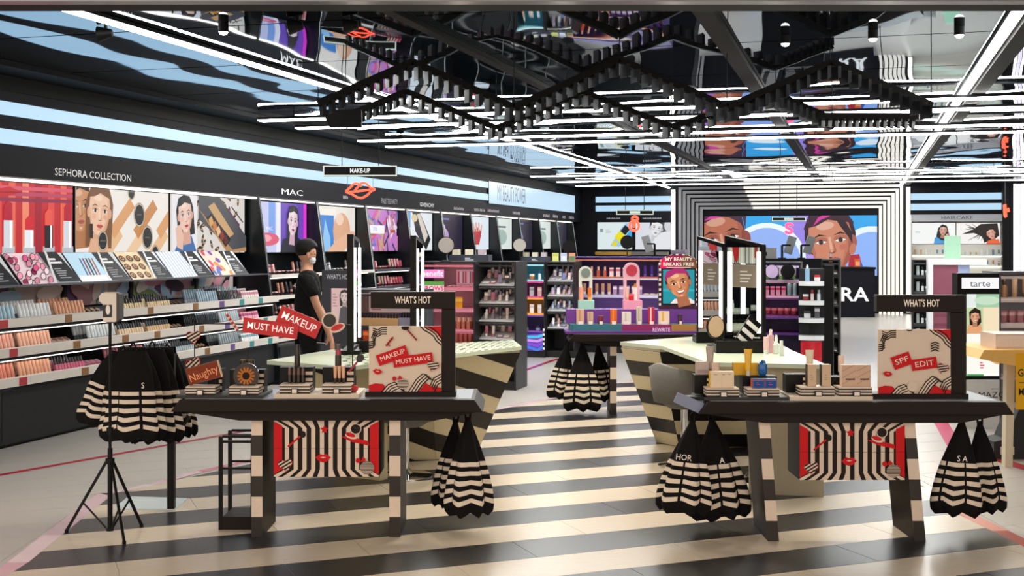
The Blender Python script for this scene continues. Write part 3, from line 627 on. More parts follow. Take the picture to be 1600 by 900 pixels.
t = thing('fragrance_shelf', 'dark back wall shelf with ochre top under the yellow bottle poster', 'shelving', W(o0, SB-.3, 0), SR)
MB().box(0, 0, 0, o1-o0, .28, z0-.12).build('cabinet', 'unit_black', t); MB().box(0, 0, z0-.1, (o1-o0)*.5, .25, z0-.02, 'B98A2E').build('counter', 'paint', t); MB().box((o1-o0)*.5, 0, z0-.1, o1-o0, .25, z0-.02, '6E6C68').build('counter', 'paint', t)
for x0, x1, y, lab in ((948, 970, 341, 'tiny pale two-word lettering on the back wall over the yellow bottle poster'), (1004, 1035, 341, 'tiny pale lettering on the back wall over the grey portrait poster')):
    o0, z0 = bpt(x0, y+1.6, SB-.012); mb = Print(40, 4)
    for i in range(int((x1-x0)/2)): mb.R(i*2, 0, i*2+1.3, (2.6, 2, 2.6, 1.8)[i % 4], 'A9ADB4')
    th = tag(mb.build('wall_lettering', 'softlit', None, W(o0, SB-.012, z0), SR), lab, 'sign'); th.scale = (.0165, 1, .0165)
# portal: six nested white frames
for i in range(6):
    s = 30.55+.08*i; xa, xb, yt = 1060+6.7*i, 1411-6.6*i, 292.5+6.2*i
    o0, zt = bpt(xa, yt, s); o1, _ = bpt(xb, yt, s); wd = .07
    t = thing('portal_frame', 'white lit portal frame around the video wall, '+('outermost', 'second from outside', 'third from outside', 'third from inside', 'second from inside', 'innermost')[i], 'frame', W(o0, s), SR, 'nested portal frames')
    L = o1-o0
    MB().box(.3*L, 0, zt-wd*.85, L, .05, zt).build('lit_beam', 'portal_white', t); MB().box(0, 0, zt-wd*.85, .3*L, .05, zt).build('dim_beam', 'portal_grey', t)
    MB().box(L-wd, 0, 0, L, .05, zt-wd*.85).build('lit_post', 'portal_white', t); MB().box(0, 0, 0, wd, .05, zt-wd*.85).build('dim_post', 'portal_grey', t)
# video wall drawn in photo pixels
p = Print(270, 95, '2FA6EA')
p.R(0, 0, 40, 95, 'B06AD8'); p.R(140, 0, 196, 95, '9A86E6'); p.R(60, 0, 140, 60, '8FA8F4')
p.poly(ell(100, 22, 62, 62, 30), 'EAF7FF'); p.poly(ell(100, 18, 54, 58, 30), '93B2F4'); p.R(164, 0, 190, 95, 'B496EE')
p.poly(ell(262, 20, 56, 58, 30), 'E6F4FF'); p.poly(ell(262, 16, 48, 53, 30), '8FB4F6'); p.R(232, 0, 236, 30, '3AB0F0')
p.face(30, 56, 104, 'B5684E', '8A1E5A', 10, 0, '7A2A2E', '8E4638', brow='2A1410', back=False, cap='4A1A3A'); p.poly([(0, 88), (14, 98), (34, 101), (30, 94), (12, 90)], 'D0389A'); p.poly([(20, 95), (60, 95), (66, 70), (58, 84), (40, 93)], '3A1E3A')
p.poly([(225, 0), (228, 32), (243, 34), (252, 0)], 'B02838'); p.poly([(238, 0), (243, 30), (254, 0)], '2A5AC0')
p.poly([(186, -5), (192, 20), (222, 18), (228, -5)], 'C27A64')
p.face(200, 52, 92, 'CB8468', '2A1620', 8, 0, '9A4A4A', 'A85E4C', brow='2A1410', cap='3A1A2E'); p.poly([(172, 78), (180, 92), (198, 100), (214, 97), (200, 95), (184, 88)], 'D0389A'); p.poly([(205, 93), (222, 86), (232, 68), (233, 50), (226, 62), (214, 78)], '2A1822'); p.E(233, 42, 5, 9, 'C4785E', rot=-10)
t = bprint(p, 1100.5, 429, SB-.03, 'video_wall', 'glowing video wall showing two large faces on blue and violet', m='screen', cat='screen', t=.02)
# till desk with white letters
Yd = 28.3; dp = at(1195, 495.8, Yd); k = Yd/F
t = thing('till_desk', 'black till desk with large white letters before the portal', 'desk', (dp.x, dp.y, 0))
MB().box(0, 0, 0, 172*k, .8, 1.12).build('body', 'wall_black', t); MB().box(-.02, -.03, 1.12, 172*k+.02, .83, 1.17).build('top', 'black', t)
vs_, _f = text2d('SEPHORA', .02); tw = max(v[0] for v in vs_)-min(v[0] for v in vs_)
q = Print(4, 1); q.text('SEPHORA', 87*k, (495.8-461)*k, 21*k, 'FFFFFF', 150*k/(tw*21*k/.7), 0, .02); o = q.build('lettering', 'backlit', t, (0, -.002, 0)); o['label'] = 'large white glowing letters'
tag(MB().box(-.07, 0, 0, .07, .02, .19, 'D85A2A').box(-.05, -.003, .03, .05, 0, .13, 'F2B07A').build('desk_card', 'print', None, at(1340, 416, Yd+.3)), 'small orange card standing on the black till desk', 'card'); bpy.data.objects['desk_card'].location.z = 1.17
# haircare bay
o0, zh0 = bpt(1424, 346.5, SB-.04); o1, zh1 = bpt(1565, 335, SB-.04)
t = thing('haircare_unit', 'grey back wall unit headed HAIRCARE with pale lit shelves', 'display unit', W(o0, SB-.34, 0), SR)
Lh = o1-o0; kk = Lh/141
q = Print(Lh, zh1-zh0, '9A9CA2'); q.text('HAIRCARE', Lh*.5, (zh1-zh0)*.5, .085, '3A3E46', 1.25)
MB().box(0, .02, zh0, Lh, .3, zh1).build('header', 'kick_grey', t); q.build('header_print', 'softlit', t, (0, .018, zh0))
MB().box(0, .27, 0, Lh, .3, zh0).build('back_panel', 'lip_white', t)
for k_ in (0, 1): MB().box((-.02, Lh)[k_], 0, 0, (0, Lh+.02)[k_], .3, zh1).build('side_panel', 'steel', t)
for z in (1.45, 1.2, .95, .7, .45): sh = MB().box(0, 0, z-.03, Lh, .27, z, 'C4D4CC').build('shelf', 'softlit', t); MB().box(.02, .2, z-.045, Lh-.02, .24, z-.031).build('shelf_light', 'strip', sh)
p = Print(68, 34.5, 'F4F6F4'); p.lines(5, 18, 14, 1, 2, 3, 'C9DCE0'); p.poly([(34, 0), (36, 10), (44, 15), (58, 12), (64, 0)], '4A9AD8'); p.poly([(38, 12), (41, 26), (48, 32.5), (55, 28), (60, 8), (54, 5), (46, 6)], '1C1A1E'); p.face(49, 22, 15, 'D9A58E', '1C1A1E', -6, .1, 'B04A48'); p.poly([(52, 4), (53, 16), (57, 17), (58, 5)], 'D6A48C')
bprint(p, 1425, 381, SB-.09, 'wall_poster', 'back wall poster of a woman with dark hair in light blue', group='backlit wall posters')
p = Print(68, 34.5, 'F6F3F0'); p.poly([(8, 16), (26, 24), (38, 33), (64, 34), (67, 14), (58, 6), (44, 2), (40, 12), (28, 18)], '241C1C')
for i in range(26): p.band([(42, 20), (R.uniform(14, 60), R.uniform(1, 34))], .8, '2A2020')
p.face(54, 17, 17, 'DDA590', '241C1C', 20, 0, 'B8504A', back=False); p.poly([(46, 0), (50, 6), (66, 8), (68, 0)], 'E8653A')
bprint(p, 1494.5, 381, SB-.09, 'wall_poster', 'back wall poster of a woman with windblown curly hair', group='backlit wall posters')
for r, z in enumerate((1.45, 1.2)):
    for i in range(16):
        kd = ('pump', 'tube', 'carton', 'bottle')[(i//3+r) % 4]; product(kd, ('C8A27C', 'E8E4DE', '6E8AA0', 'A86A5A', 'B9C9BE')[(i//2+r) % 5], 'E6E2DC', W(o0+.08+i*(Lh-.16)/15, SB-.22, z), SR, f'{NOUN[kd]} on a shelf of the HAIRCARE wall', 'hair products on the back wall')
# dark column and slim tubes right of the haircare unit
o0, _ = bpt(1567, 300, SB-.5); o1, _ = bpt(1578, 300, SB-.5)
tag(MB().box(0, 0, 0, o1-o0, .3, 3.14).box(-.02, -.02, 0, o1-o0+.02, .32, .08).build('column', 'black', None, W(o0, SB-.5), SR), 'black column between the HAIRCARE unit and slim tubes', 'column')
for x, c, m, lab in ((1586, .033, 'strip', 'slim upright white tube beside the black column'), (1592, .036, 'lilac', 'slim upright lilac tube between two white ones'), (1598, .033, 'strip', 'slim upright white tube farthest from the black column')):
    o0, _ = bpt(x, 300, SB-.4); tag(MB().cyl((0, 0, 0), (0, 0, 3.13), c, n=10).cyl((0, 0, 0), (0, 0, .05), c*1.2, n=10).build('light_tube', m, None, W(o0, SB-.4), 0), lab, 'light tube', 'slim upright tubes')
# ---------------- hanging signs ----------------
def hang_sign(px0, px1, py0, py1, Y, txt, lab, rz=0):
    k = Y/F; c = at((px0+px1)/2, py1, Y); w_, h_ = (px1-px0)*k, (py1-py0)*k
    t = thing('hanging_sign', lab, 'sign', c, rz, 'hanging department signs'); b = 1.6*k if Y < 20 else 1.2*k
    MB().box(-w_/2, 0, 0, w_/2, .06, h_).build('sign_box', 'black', t)
    f = MB().box(-w_/2-.001, -.012, 0, w_/2+.001, .0, b, 'E9F0DF').box(-w_/2-.001, -.012, h_-b, w_/2+.001, 0, h_, 'E9F0DF').box(-w_/2-.001, -.012, b, -w_/2+b, 0, h_-b, 'E9F0DF').box(w_/2-b, -.012, b, w_/2+.001, 0, h_-b, 'E9F0DF'); f.build('lit_border', 'backlit', t)
    if txt: q = Print(w_, h_); q.text(txt, 0, h_*.5, h_*.42, 'FFFFFF', .8, 0, .02); q.build('lettering', 'backlit', t, (0, -.001, 0))
    else: MB().box(-w_*.14, -.008, h_*.25, w_*.14, 0, h_*.75, 'DDE8DC').build('lettering', 'backlit', t)
    for s_ in (-1, 1): MB().cyl((s_*w_*.25, .03, h_), (s_*w_*.25, .03, CEIL-c.z-.002), .005 if Y < 20 else .007, n=6).build('wire', 'black', t)
    return t
hang_sign(505, 620, 259, 275, 13.4, 'MAKE-UP', 'black hanging sign reading MAKE-UP with pale lit border')
hang_sign(963, 1021, 328, 335.5, 26.5, '', 'small black hanging sign in front of the back wall posters')
hang_sign(1206, 1259, 339, 345.5, 24.0, '', 'small black hanging sign in front of the video wall')
def neon(name, label, pts, px, py, Y, r, m='neon_red', up=None):
    k = Y/F; P = [[((x-px)*k, 0, (py-y)*k) for x, y in pl] for pl in pts]; t = thing(name, label, 'neon sign', at(px, py, Y))
    for pl in P: MB().tube(pl, r, 8).build('neon_tube', m, t)
    for x, y0, y1 in (up or []): MB().cyl(((x-px)*k, 0, (py-y0)*k), ((x-px)*k, 0, (py-y1)*k), .003, n=6).build('wire', 'steel', t)
neon('neon_lips', 'red neon lips hanging under the MAKE-UP sign', [[(540, 299.5), (545, 295), (553, 287), (558, 286.5), (561, 288), (567, 285.5), (572, 286.5), (579, 293), (586, 296), (580, 298.5), (574, 305), (566, 309.5), (559, 309), (550, 303.5), (540, 299.5)], [(546, 300), (553, 299.5), (561, 290), (565, 290)], [(553, 299.5), (578, 296.5)]], 562, 310, 13.4, .012, up=[(543, 297, 275), (583, 295, 275)])
neon('neon_perfume_bottle', 'round red neon perfume bottle between the back wall posters', [ell(991, 353, 7.5, 7.5, 16)+[(998.5, 353)], ell(992, 342, 4.5, 3.5, 12)+[(996.5, 342)], [(990, 345), (990, 356)]], 991, 360, 26.5, .028, up=[(991, 338.5, 335.5)])
neon('neon_letter', 'pink neon letter S floating before the video wall', [[(1239, 353), (1236, 350), (1230, 350), (1228, 353), (1230, 356), (1236, 358), (1238, 361), (1235, 364), (1230, 364), (1227, 361)]], 1233, 365, 24.0, .03, 'neon_pink', up=[(1233, 350, 345.5)])
neon('neon_comb', 'small red neon shape hanging by the black column', [[(1570.5, 319), (1572, 339), (1570, 337), (1569, 320)], [(1575, 325), (1576, 331)]], 1571, 340, 27.5, .03, up=[(1570.5, 319, 268)])
# ================= MAKE-UP STATIONS =================
def cut(poly, f, lo, hi):
    for lim, sg in ((lo, 1), (hi, -1)):
        out = []
        for i in range(len(poly)):
            a, b = poly[i-1], poly[i]; da, db = (f(a)-lim)*sg, (f(b)-lim)*sg
            if da*db < 0: out.append(a+(b-a)*(da/(da-db)))
            if db >= 0: out.append(b)
        poly = out
        if len(poly) < 3: return None
    return poly
def station(label, slab, bt, bb, tilt, step, per, zt=.9, dash=False):
    c = sum((Vector(p) for p in bb), Vector((0, 0)))/len(bb); t = thing('makeup_station', label, 'makeup station', (c.x, c.y, 0), 0, 'faceted make-up stations')
    L = lambda p, z: Vector((p[0]-c.x, p[1]-c.y, z))
    MB().prism([(p[0]-c.x, p[1]-c.y) for p in slab], zt-.028, zt, 'z', 'DCE8D0').build('glass_top', 'glass_top', t)
    MB().prism([(p[0]-c.x, p[1]-c.y) for p in bt], zt-.05, zt-.0285, 'z', 'C9BFA8').build('top_frame', 'paint', t)
    # solid core just inside, panels proud of it
    n = len(bt); core = MB(); vs = [L(p, .002)*1 for p in bb]+[L(p, zt-.05) for p in bt]
    core.add(vs, [tuple(range(n))[::-1], tuple(range(n, 2*n))]+[(i, (i+1) % n, (i+1) % n+n, i+n) for i in range(n)], '14110E'); core.build('core', 'paint', t)
    for i in range(n):
        q = [L(bb[i], .01), L(bb[(i+1) % n], .01), L(bt[(i+1) % n], zt-.052), L(bt[i], zt-.052)]
        nrm = (q[1]-q[0]).cross(q[2]-q[1]).normalized(); f = lambda p: p.z+tilt[i]*(p.x)+per*i*step
        for k in range(-12, 16):
            g = cut(q, f, k*step+.002, (k+1)*step-.002)
            if not g: continue
            m = MB(); a = [p+nrm*.001 for p in g]; b = [p+nrm*.006 for p in g]; w_ = len(g)
            m.add(a+b, [tuple(range(w_))[::-1], tuple(range(w_, 2*w_))]+[(j, (j+1) % w_, (j+1) % w_+w_, j+w_) for j in range(w_)], 'E6D9B4' if k % 2 == 0 else '17120E')
            m.build('facet_panel', 'paint', t)
    if dash:
        m = Print(10, 10); mm = MB(); a0, a1, a2, a3 = [Vector((p[0]-c.x, p[1]-c.y)) for p in dash]
        for i in range(9):
            for j in range(22):
                u0, u1 = (j+.12+(i % 2)*.5)/22.5, (j+.62+(i % 2)*.5)/22.5; v0, v1 = (i+.2)/9, (i+.75)/9
                P = lambda u, v: (a0*(1-u)+a1*u)*(1-v)+(a3*(1-u)+a2*u)*v
                mm.add([(*P(u, v), zt+.0006) for u, v in ((u0, v0), (u1, v0), (u1, v1), (u0, v1))], [(0, 1, 2, 3)], ('8F9A72', '4E5644', 'B4BE94')[(i*5+j*3) % 3])
        o = mm.build('dash_pattern', 'glass_top', t); o['kind'] = 'stuff'; o['label'] = 'rows of olive dashes printed on the glass'
    return t
ZS = .9
def f2(px, py, z=ZS): p = fl(px, py, z); return (p.x, p.y)
SL1 = [f2(417, 563), f2(540, 573), f2(815, 541), f2(802, 531), f2(520, 546)]
st1 = station('faceted make-up station with dashed glass top behind the table of lip products', SL1,
        [(-1.55, 9.0), (-.62, 9.1), (.06, 9.55), (0, 10.05), (-1.3, 9.5)], [(-1.3, 9.485), (-.6, 9.56), (-.294, 9.762), (-.35, 10.24), (-1.2, 10.25)], [.42]*5, .15, 0, dash=[SL1[1], SL1[2], SL1[3], SL1[4]])
SL2 = [f2(969, 534), f2(1036, 541), f2(1105, 566), f2(1292, 570), f2(1205, 534), f2(1090, 525.5)]
st2 = station('faceted make-up station with pale glass top and lit mirrors beside grey stools', SL2,
        [(.9, 9.97), (1.17, 9.6), (2.2, 9.6), (2.25, 10.4), (1.6, 10.5)], [(1.24, 10.4), (1.402, 10.178), (2.2, 10.178), (2.24, 10.82), (1.64, 10.91)], [0]*5, .125, 1.0)
lp = f2(1245, 575, .87); MB().prism([(lp[0]-st2.location.x+a, lp[1]-st2.location.y+b) for a, b in ((-.3, .12), (.18, 0), (.2, .1), (-.28, .22))], 0, ZS-.03, 'z', 'B7AC93').build('support_leg', 'paint', st2)
lp = (-1.0, 8.72); MB().prism([(lp[0]-st1.location.x+a, lp[1]-st1.location.y+b) for a, b in ((-.3, .2), (.05, 0), (.1, .06), (-.26, .28))], 0, ZS-.03, 'z', 'C6B890').build('support_leg', 'paint', st1)
# stools
def stool(x, y, rz, lab, hs=.5):
    t = thing('swivel_stool', lab, 'stool', (x, y, 0), rz, 'grey swivel stools')
    MB().lathe([(.2, 0), (.2, .012), (.06, .03), (.028, .06)], n=24).build('base', 'chrome', t); MB().cyl((0, 0, .06), (0, 0, hs-.05), .028, n=16).build('pole', 'chrome', t)
    MB().lathe([(.12, hs-.05), (.2, hs), (.22, hs+.05), (.2, hs+.07)], n=20).build('seat', 'shell_grey', t)
    m = MB(); N = 20; vs = []
    for r, z in ((.235, hs+.0), (.255, hs+.12), (.27, hs+.3), (.25, hs+.31), (.23, hs+.12), (.21, hs+.02)):
        for i in range(N+1):
            a = math.radians(-25+230*i/N); fall = 1-.35*abs(i/N-.5)*2; vs.append((r*math.cos(a), r*math.sin(a), hs+(z-hs)*fall))
    for k in range(6):
        for i in range(N):
            a, b = k*(N+1)+i, ((k+1) % 6)*(N+1)+i; m.f.append([a, a+1, b+1, b]); m.c.append((.1, .1, .1)); m.sm.append(True)
    for i in (0, N): m.f.append([k*(N+1)+i for k in range(6)]); m.c.append((.1, .1, .1)); m.sm.append(False)
    m.v = vs; m.build('shell_back', 'shell_grey', t)
stool(1.32, 9.3, 2.2, 'grey shell stool at the open corner of the pale glass station')
stool(1.74, 8.78, 2.6, 'grey shell stool tucked behind the sunscreen table')
stool(-.78, 8.9, 3.3, 'grey shell stool under the dashed glass station', .42)
# ---------------- lit mirrors ----------------
def lit_mirror(label, p0, p1, z0, zl, zr, card=None, group='lit make-up mirrors'):
    p0, p1 = Vector(p0), Vector(p1); d = p1-p0; L = d.length; rz = math.atan2(d.y, d.x)
    t = thing('makeup_mirror', label, 'mirror', (p0.x, p0.y, z0), rz, group)
    zl -= z0; zr -= z0
    MB().prism([(0, 0), (L, 0), (L, zr), (0, zl)], 0, .045, 'y').build('frame', 'satin_black', t)
    MB().prism([(.02, .02), (L-.02, .02), (L-.02, zr-.03), (.02, zl-.03)], -.003, -.0005, 'y').build('glass', 'looking_glass', t)
    for x in (.1*L, .86*L): MB().prism([(x, .06), (x+.07*L+.01, .06), (x+.07*L+.01, zr-.06), (x, zr-.06)], -.012, -.004, 'y').build('light_bar', 'strip', t)
    MB().box(0, -.05, -.0295, L, .09, 0).build('base', 'satin_black', t)
    if card: card(L, zr, t)
    return t
def card1(L, h, t):
    p = Print(L*.62, h*.24, 'A5988E'); p.R(.006, .006, L*.62-.006, h*.24-.006, '8F8278'); p.lines(L*.2, h*.16, L*.36, 4, h*.035, h*.012, 'E8E2DC'); p.build('text_card', 'print', t, (L*.22, -.005, h*.55))
def card2(L, h, t):
    card1(L, h, t); p = Print(L*.84, h*.17, 'D5DCD8')
    for i in range(9): p.R(L*.84*i/9, 0, L*.84*i/9+.012, h*.17, ('8A9498', 'F2F4F2', '6A7478')[i % 3])
    p.poly([(L*.14, h*.17), (L*.32, h*.17), (L*.3, h*.05), (L*.25, 0), (L*.19, h*.05)], 'C0282A'); p.R(L*.72, h*.06, L*.8, h*.17, 'A03A36'); p.build('top_print', 'print', t, (L*.08, -.005, h*.8))
a = f2(1089, 522, .93); b = ((1131-800)*10.2/F, 10.2); lit_mirror('lit make-up mirror with grey text card near the purple table', a, b, .93, at(0, 369, a[1]).z, at(0, 381, b[1]).z, card1)
a = f2(1132, 529, .93); b = ((1192-800)*9.68/F, 9.68); lit_mirror('lit make-up mirror with red-striped top print and grey text card', a, b, .93, at(0, 368, a[1]).z, at(0, 382, b[1]).z, card2)
a = f2(552, 548, .93); lit_mirror('edge-on black make-up mirror over the dashed glass, at the table of lip products', a, (a[0]-.022, a[1]+.55), .93, at(0, 366, a[1]).z, at(0, 374, a[1]).z)
a = f2(650, 541, .93); lit_mirror('edge-on black make-up mirror over the dashed glass, behind the WHAT\'S HOT frame', a, (a[0]+.012, a[1]+.55), .93, at(0, 368, a[1]).z, at(0, 376, a[1]).z)
for (x0, x1, y, s_, lab) in ((1088, 1130, 536, -.02, 'black organiser tray under the lit mirror near the purple table'), (1119, 1196, 552, .0, 'black organiser tray under the red-topped lit mirror'), (561, 581, 551, 0, 'small black tray at the foot of the edge-on mirror')):
    p = fl(x0, y, ZS); q = fl(x1, y, ZS); t = thing('organiser_tray', lab, 'tray', p, 0, 'black organiser trays'); L = (q-p).length
    MB().box(0, .0, 0, L, .22, .012).build('floor_plate', 'satin_black', t)
    MB().box(0, -.0, .012, L, .012, .09).build('front_wall', 'satin_black', t); MB().box(0, .208, .012, L, .22, .028).build('back_wall', 'satin_black', t)
    for x in (0, L-.012): MB().box(x, .012, .012, x+.012, .208, .06).build('side_wall', 'satin_black', t)
# small tabletop mirrors and brushes on the pale station
def table_mirror(px, py, r, lab, rz=0, Y=None, z=ZS, m='looking_glass', stem=.2):
    p = fl(px, py, z) if Y is None else Vector(((px-800)*Y/F, Y, z)); t = thing('table_mirror', lab, 'mirror', p, rz, 'round table mirrors')
    MB().lathe([(.07, 0), (.07, .008), (.012, .014)], n=20).build('foot', 'satin_black', t); MB().cyl((0, 0, .014), (0, 0, stem), .008, n=8).build('stem', 'satin_black', t)
    MB().cyl((0, .012, stem+r), (0, -.004, stem+r), r, n=28).build('rim', 'satin_black', t); MB().cyl((0, -.0045, stem+r), (0, -.007, stem+r), r*.92, n=28).build('glass', m, t)
MBR = [('F0D8D8', '1120 548'), ]
t = thing('tilted_mirror', 'tilted black square mirror with striped face on the pale glass station', 'mirror', fl(1172, 550, ZS), (0, 0, .2)); MB().box(-.06, .02, 0, .06, .1, .015).build('foot', 'satin_black', t)
m = MB(); m.m = Matrix.Translation((0, .04, .14)) @ Matrix.Rotation(.7, 4, 'Y') @ Matrix.Rotation(-.3, 4, 'X'); m.box(-.06, 0, -.1, .06, .012, .13).build('back_plate', 'satin_black', t); m = MB(); m.m = Matrix.Translation((0, .04, .14)) @ Matrix.Rotation(.7, 4, 'Y') @ Matrix.Rotation(-.3, 4, 'X')
for i in range(3): m.box(-.055, -.003, -.09+.07*i, .055, -.0005, -.055+.07*i, 'E8E8E4')
m.build('stripe_face', 'paint', t); MB().cyl((0, .06, .015), (0, .06, .1), .008, n=8).build('stem', 'satin_black', t)
table_mirror(1118, 540, .09, 'round mirror with a beige face beside the lit mirrors', .6, m='shell_beige', stem=.06)
product('pump', 'E8B4BE', 'F4E6E6', fl(1204, 551, ZS), 0, 'pink pump bottle on the pale glass station', 'bottles on the pale glass station')
product('tube', 'F0C8CC', 'E8E8E8', fl(1197, 553, ZS), 0, 'pink tube on the pale glass station', 'bottles on the pale glass station')
product('dropper', 'DDE4E0', 'F2F4F2', fl(1213, 553, ZS), 0, 'clear dropper bottle on the pale glass station', 'bottles on the pale glass station')
product('bottle', 'E4E8E4', 'F4F4F4', fl(1221, 556, ZS), 0, 'white-capped bottle on the pale glass station', 'bottles on the pale glass station')
# ================= GONDOLAS =================
def unit(name, label, px0, px1, ytop, Y, body, shelves, cat='display unit', depth=.45, mats='paint', side='141518', zbase=0, rz=SR, lip=None, light=True):
    """shelf unit whose front lower left corner is at px0; shelves are (py, colour of back above, colour of shelf)"""
    k = Y/F; p = Vector(((px0-800)*k, Y, 0)); Wd = (px1-px0)*k/math.cos(rz); zt = EYE+(HOR-ytop)*k
    t = thing(name, label, cat, p, rz); T = .018
    MB().box(0, 0, zbase, T, depth, zt, side).build('side_panel', mats, t); MB().box(Wd-T, 0, zbase, Wd, depth, zt, side).build('side_panel', mats, t)
    MB().box(T, depth-T, zbase, Wd-T, depth, zt, body).build('back_panel', mats, t); MB().box(0, 0, zt, Wd, depth, zt+.02, side).build('top_panel', mats, t)
    MB().box(T, .02, 0, Wd-T, depth-T, .1, '0C0D10').build('plinth', mats, t)
    out = []
    zp = zt
    for py, bc, shc in shelves:
        z = EYE+(HOR-py)*k; x = Wd-2*T
        if bc and bc != body: MB().box(T, depth-T-.006, z, Wd-T, depth-T-.001, zp-.02, bc).build('back_print', mats, t)
        sh = MB().box(T, .0, z-.02, Wd-T, depth-T-.007, z, shc).build('shelf', mats, t)
        if light: MB().box(T+.01, .025, zp-.034, Wd-T-.01, .05, zp-.022).build('shelf_light', 'strip', sh); MB().box(T, .002, zp-.045, Wd-T, .014, zp-.021, shc).build('shelf_lip', mats, sh)  # unseen light strip under each shelf; lip added to hide its glow
        out.append(z); zp = z
    t['_w'] = Wd
    return t, out, Wd
def fill(t, z, Wd, items, lab, group, y=.1, x0=.04, x1=None, sc_=1.25, rot=0, rows=1):
    """items: list of (kind, c1, c2)"""
    M = Matrix.Translation(t.location) @ Matrix.Rotation(t.rotation_euler[2], 4, 'Z'); n = len(items); x1 = x1 or Wd-.04
    for r in range(rows):
        for i, (kd, a, b) in enumerate(items):
            q = M @ Vector((x0+(x1-x0)*(i+.5)/n, y+r*.09, z+.001)); o = product(kd, a, b, q, (rot, 0, t.rotation_euler[2]), lab % NOUN[kd], group); o.scale = (sc_, sc_, sc_)
def header(t, Wd, z0, z1, txt, bg, fg, h, sx=.9, y=-.002, m='softlit', x0=0, x1=None, off=0.0):
    x1 = x1 or Wd; p = Print(x1-x0, z1-z0, bg); vs_, _ = text2d(txt, off)
    p.text(txt, (x1-x0)/2, (z1-z0)/2, h, fg, sx, 0, off); MB().box(x0, -.001, z0, x1, .012, z1, bg).build('header', 'paint', t); return p.build('header_print', m, t, (x0, y, z0))
k143 = 14.3/F
# pink unit
t, zs, Wd = unit('brow_unit', 'pink brow product unit with shelves behind the WHAT\'S HOT frame', 656, 743, 411, 14.3, 'D79AAA', [(448, None, 'DC7C92'), (481, None, 'DF8CA2'), (514, None, 'DF8CA2'), (540, None, 'C06A80')], side='17171B')
zz = lambda py: EYE+(HOR-py)*k143
header(t, Wd, zz(434), zz(421), 'benefit', 'E98BD0', 'FFF0FA', .07, .95, off=.02, x0=.02, x1=.3)
header(t, Wd, zz(455), zz(446), 'BROWS', 'F2D4DC', 'D0306A', .05, 1.1, off=.03, x0=.02, x1=.3)
header(t, Wd, zz(445), zz(439.5), '', '5AA04A', 'FFFFFF', .02, x0=.02, x1=.3)
p = Print(.3, .18, 'DFA2B2'); [p.R(.02+.03*i, .02, .035+.03*i, .16, ('C8304A', 'F0D0D8', '8A5A6A')[i % 3]) for i in range(8)]; p.build('brow_print', 'softlit', t, (.32, .4, zz(446)))
fill(t, zs[0], Wd, [('compact', 'E8D8D8', 'D06A86')]*6, 'brow %s on the top pink shelf', 'brow products on the pink unit', x0=.32, sc_=1)
fill(t, zs[1], Wd, [('carton', 'E8A820', 'F2D060')]*3, 'yellow %s on the pink unit', 'yellow cartons on the pink unit', x0=.34, x1=.5); fill(t, zs[2], Wd, [('bottle', 'C87A62', 'E8B8A0')]*5, 'peach %s on the pink unit', 'peach bottles on the pink unit', x0=.3, x1=.6, rows=2)
fill(t, zs[3], Wd, [('tube', '9A4A42', 'B06A5A')]*6, 'brown %s on the lowest shelf of the pink unit', 'brown tubes on the pink unit', x0=.28, x1=.62)
def tray_unit(name, label, px0, px1, ytop, Y, pys, cols, what, side='101114', depth=.5, rz=SR):
    t, zs, Wd = unit(name, label, px0, px1, ytop, Y, '15171C', [(py, None, '1A1C20') for py in pys], side=side, depth=depth, rz=rz)
    for j, z in enumerate(zs):
        tr = MB().prism([(0, z), (.02, z+.01), (depth-.05, z+.16), (depth-.05, z+.14), (.02, z-.008)], .03, Wd-.03, 'x', 'B9B6B4').build('sloping_tray', 'gloss', t)
        n = int((Wd-.08)/.085)
        M = Matrix.Translation(t.location) @ Matrix.Rotation(rz, 4, 'Z')
        for r in range(3):
            for i in range(n):
                q = M @ Vector((.06+.085*(i+.5), .07+.13*r, z+.03+.05*r)); c = cols[(i*2+r+j) % len(cols)]; kd = ('compact', 'carton', 'bottle', 'tube')[(i//2+j+r) % 4]
                o = product(kd, c, cols[(i+r+2) % len(cols)], q, (.25 if kd == 'compact' else -.15, 0, rz+R.uniform(-.2, .2)), f'{NOUN[kd]} in a sloping tray of the {what}', f'products in the {what}')
    return t, zs, Wd
tray_unit('tray_display', 'black sloping-tray display joined to the pink brow unit', 744, 806, 411, 14.25, (446, 474, 502, 530), ['E6DADA', 'C9A8A0', 'F0ECEA', 'B86A7A', '8A7A90', 'D8C4B8', '3A3238'], 'black tray display by the pink unit')
# rainbow end cap
t, zs, Wd = unit('rainbow_end_unit', 'narrow display column with teal, magenta, yellow and violet compartments', 806, 851, 411, 18.35, '2A1E5E', [(437, '2AA8C8', '8FD4E0'), (463, '8A1A70', 'D8388A'), (489.5, 'B8860E', 'F0A030'), (517, '2E2068', '7A4AB0')], side='0E0E12', depth=.4)
k18 = 18.35/F; zf = EYE+(HOR-520)*k18
p = Print(Wd-.05, zf-.1, '5A3FA8')
for i, c in enumerate(('3A78D0', '7A4AC8', 'C08AD8', '48B0D8', '2E2A80')): p.band([(0, (zf-.1)*(.1+.2*i)), (Wd*.3, (zf-.1)*(.25+.18*i)), (Wd*.7, (zf-.1)*(.05+.25*i)), (Wd, (zf-.1)*(.35+.2*i))], .04, c)
p.build('swirl_panel', 'softlit', t, (.02, -.004, .1)); MB().box(.02, -.003, .1, Wd-.03, .012, zf, '3A2A6A').build('front_panel', 'paint', t)
for i in range(5): MB().box(Wd-.03, -.004, .12+.07*i, Wd-.002, .0, .155+.07*i, 'E8E8E8').build('check_mark', 'paint', t)
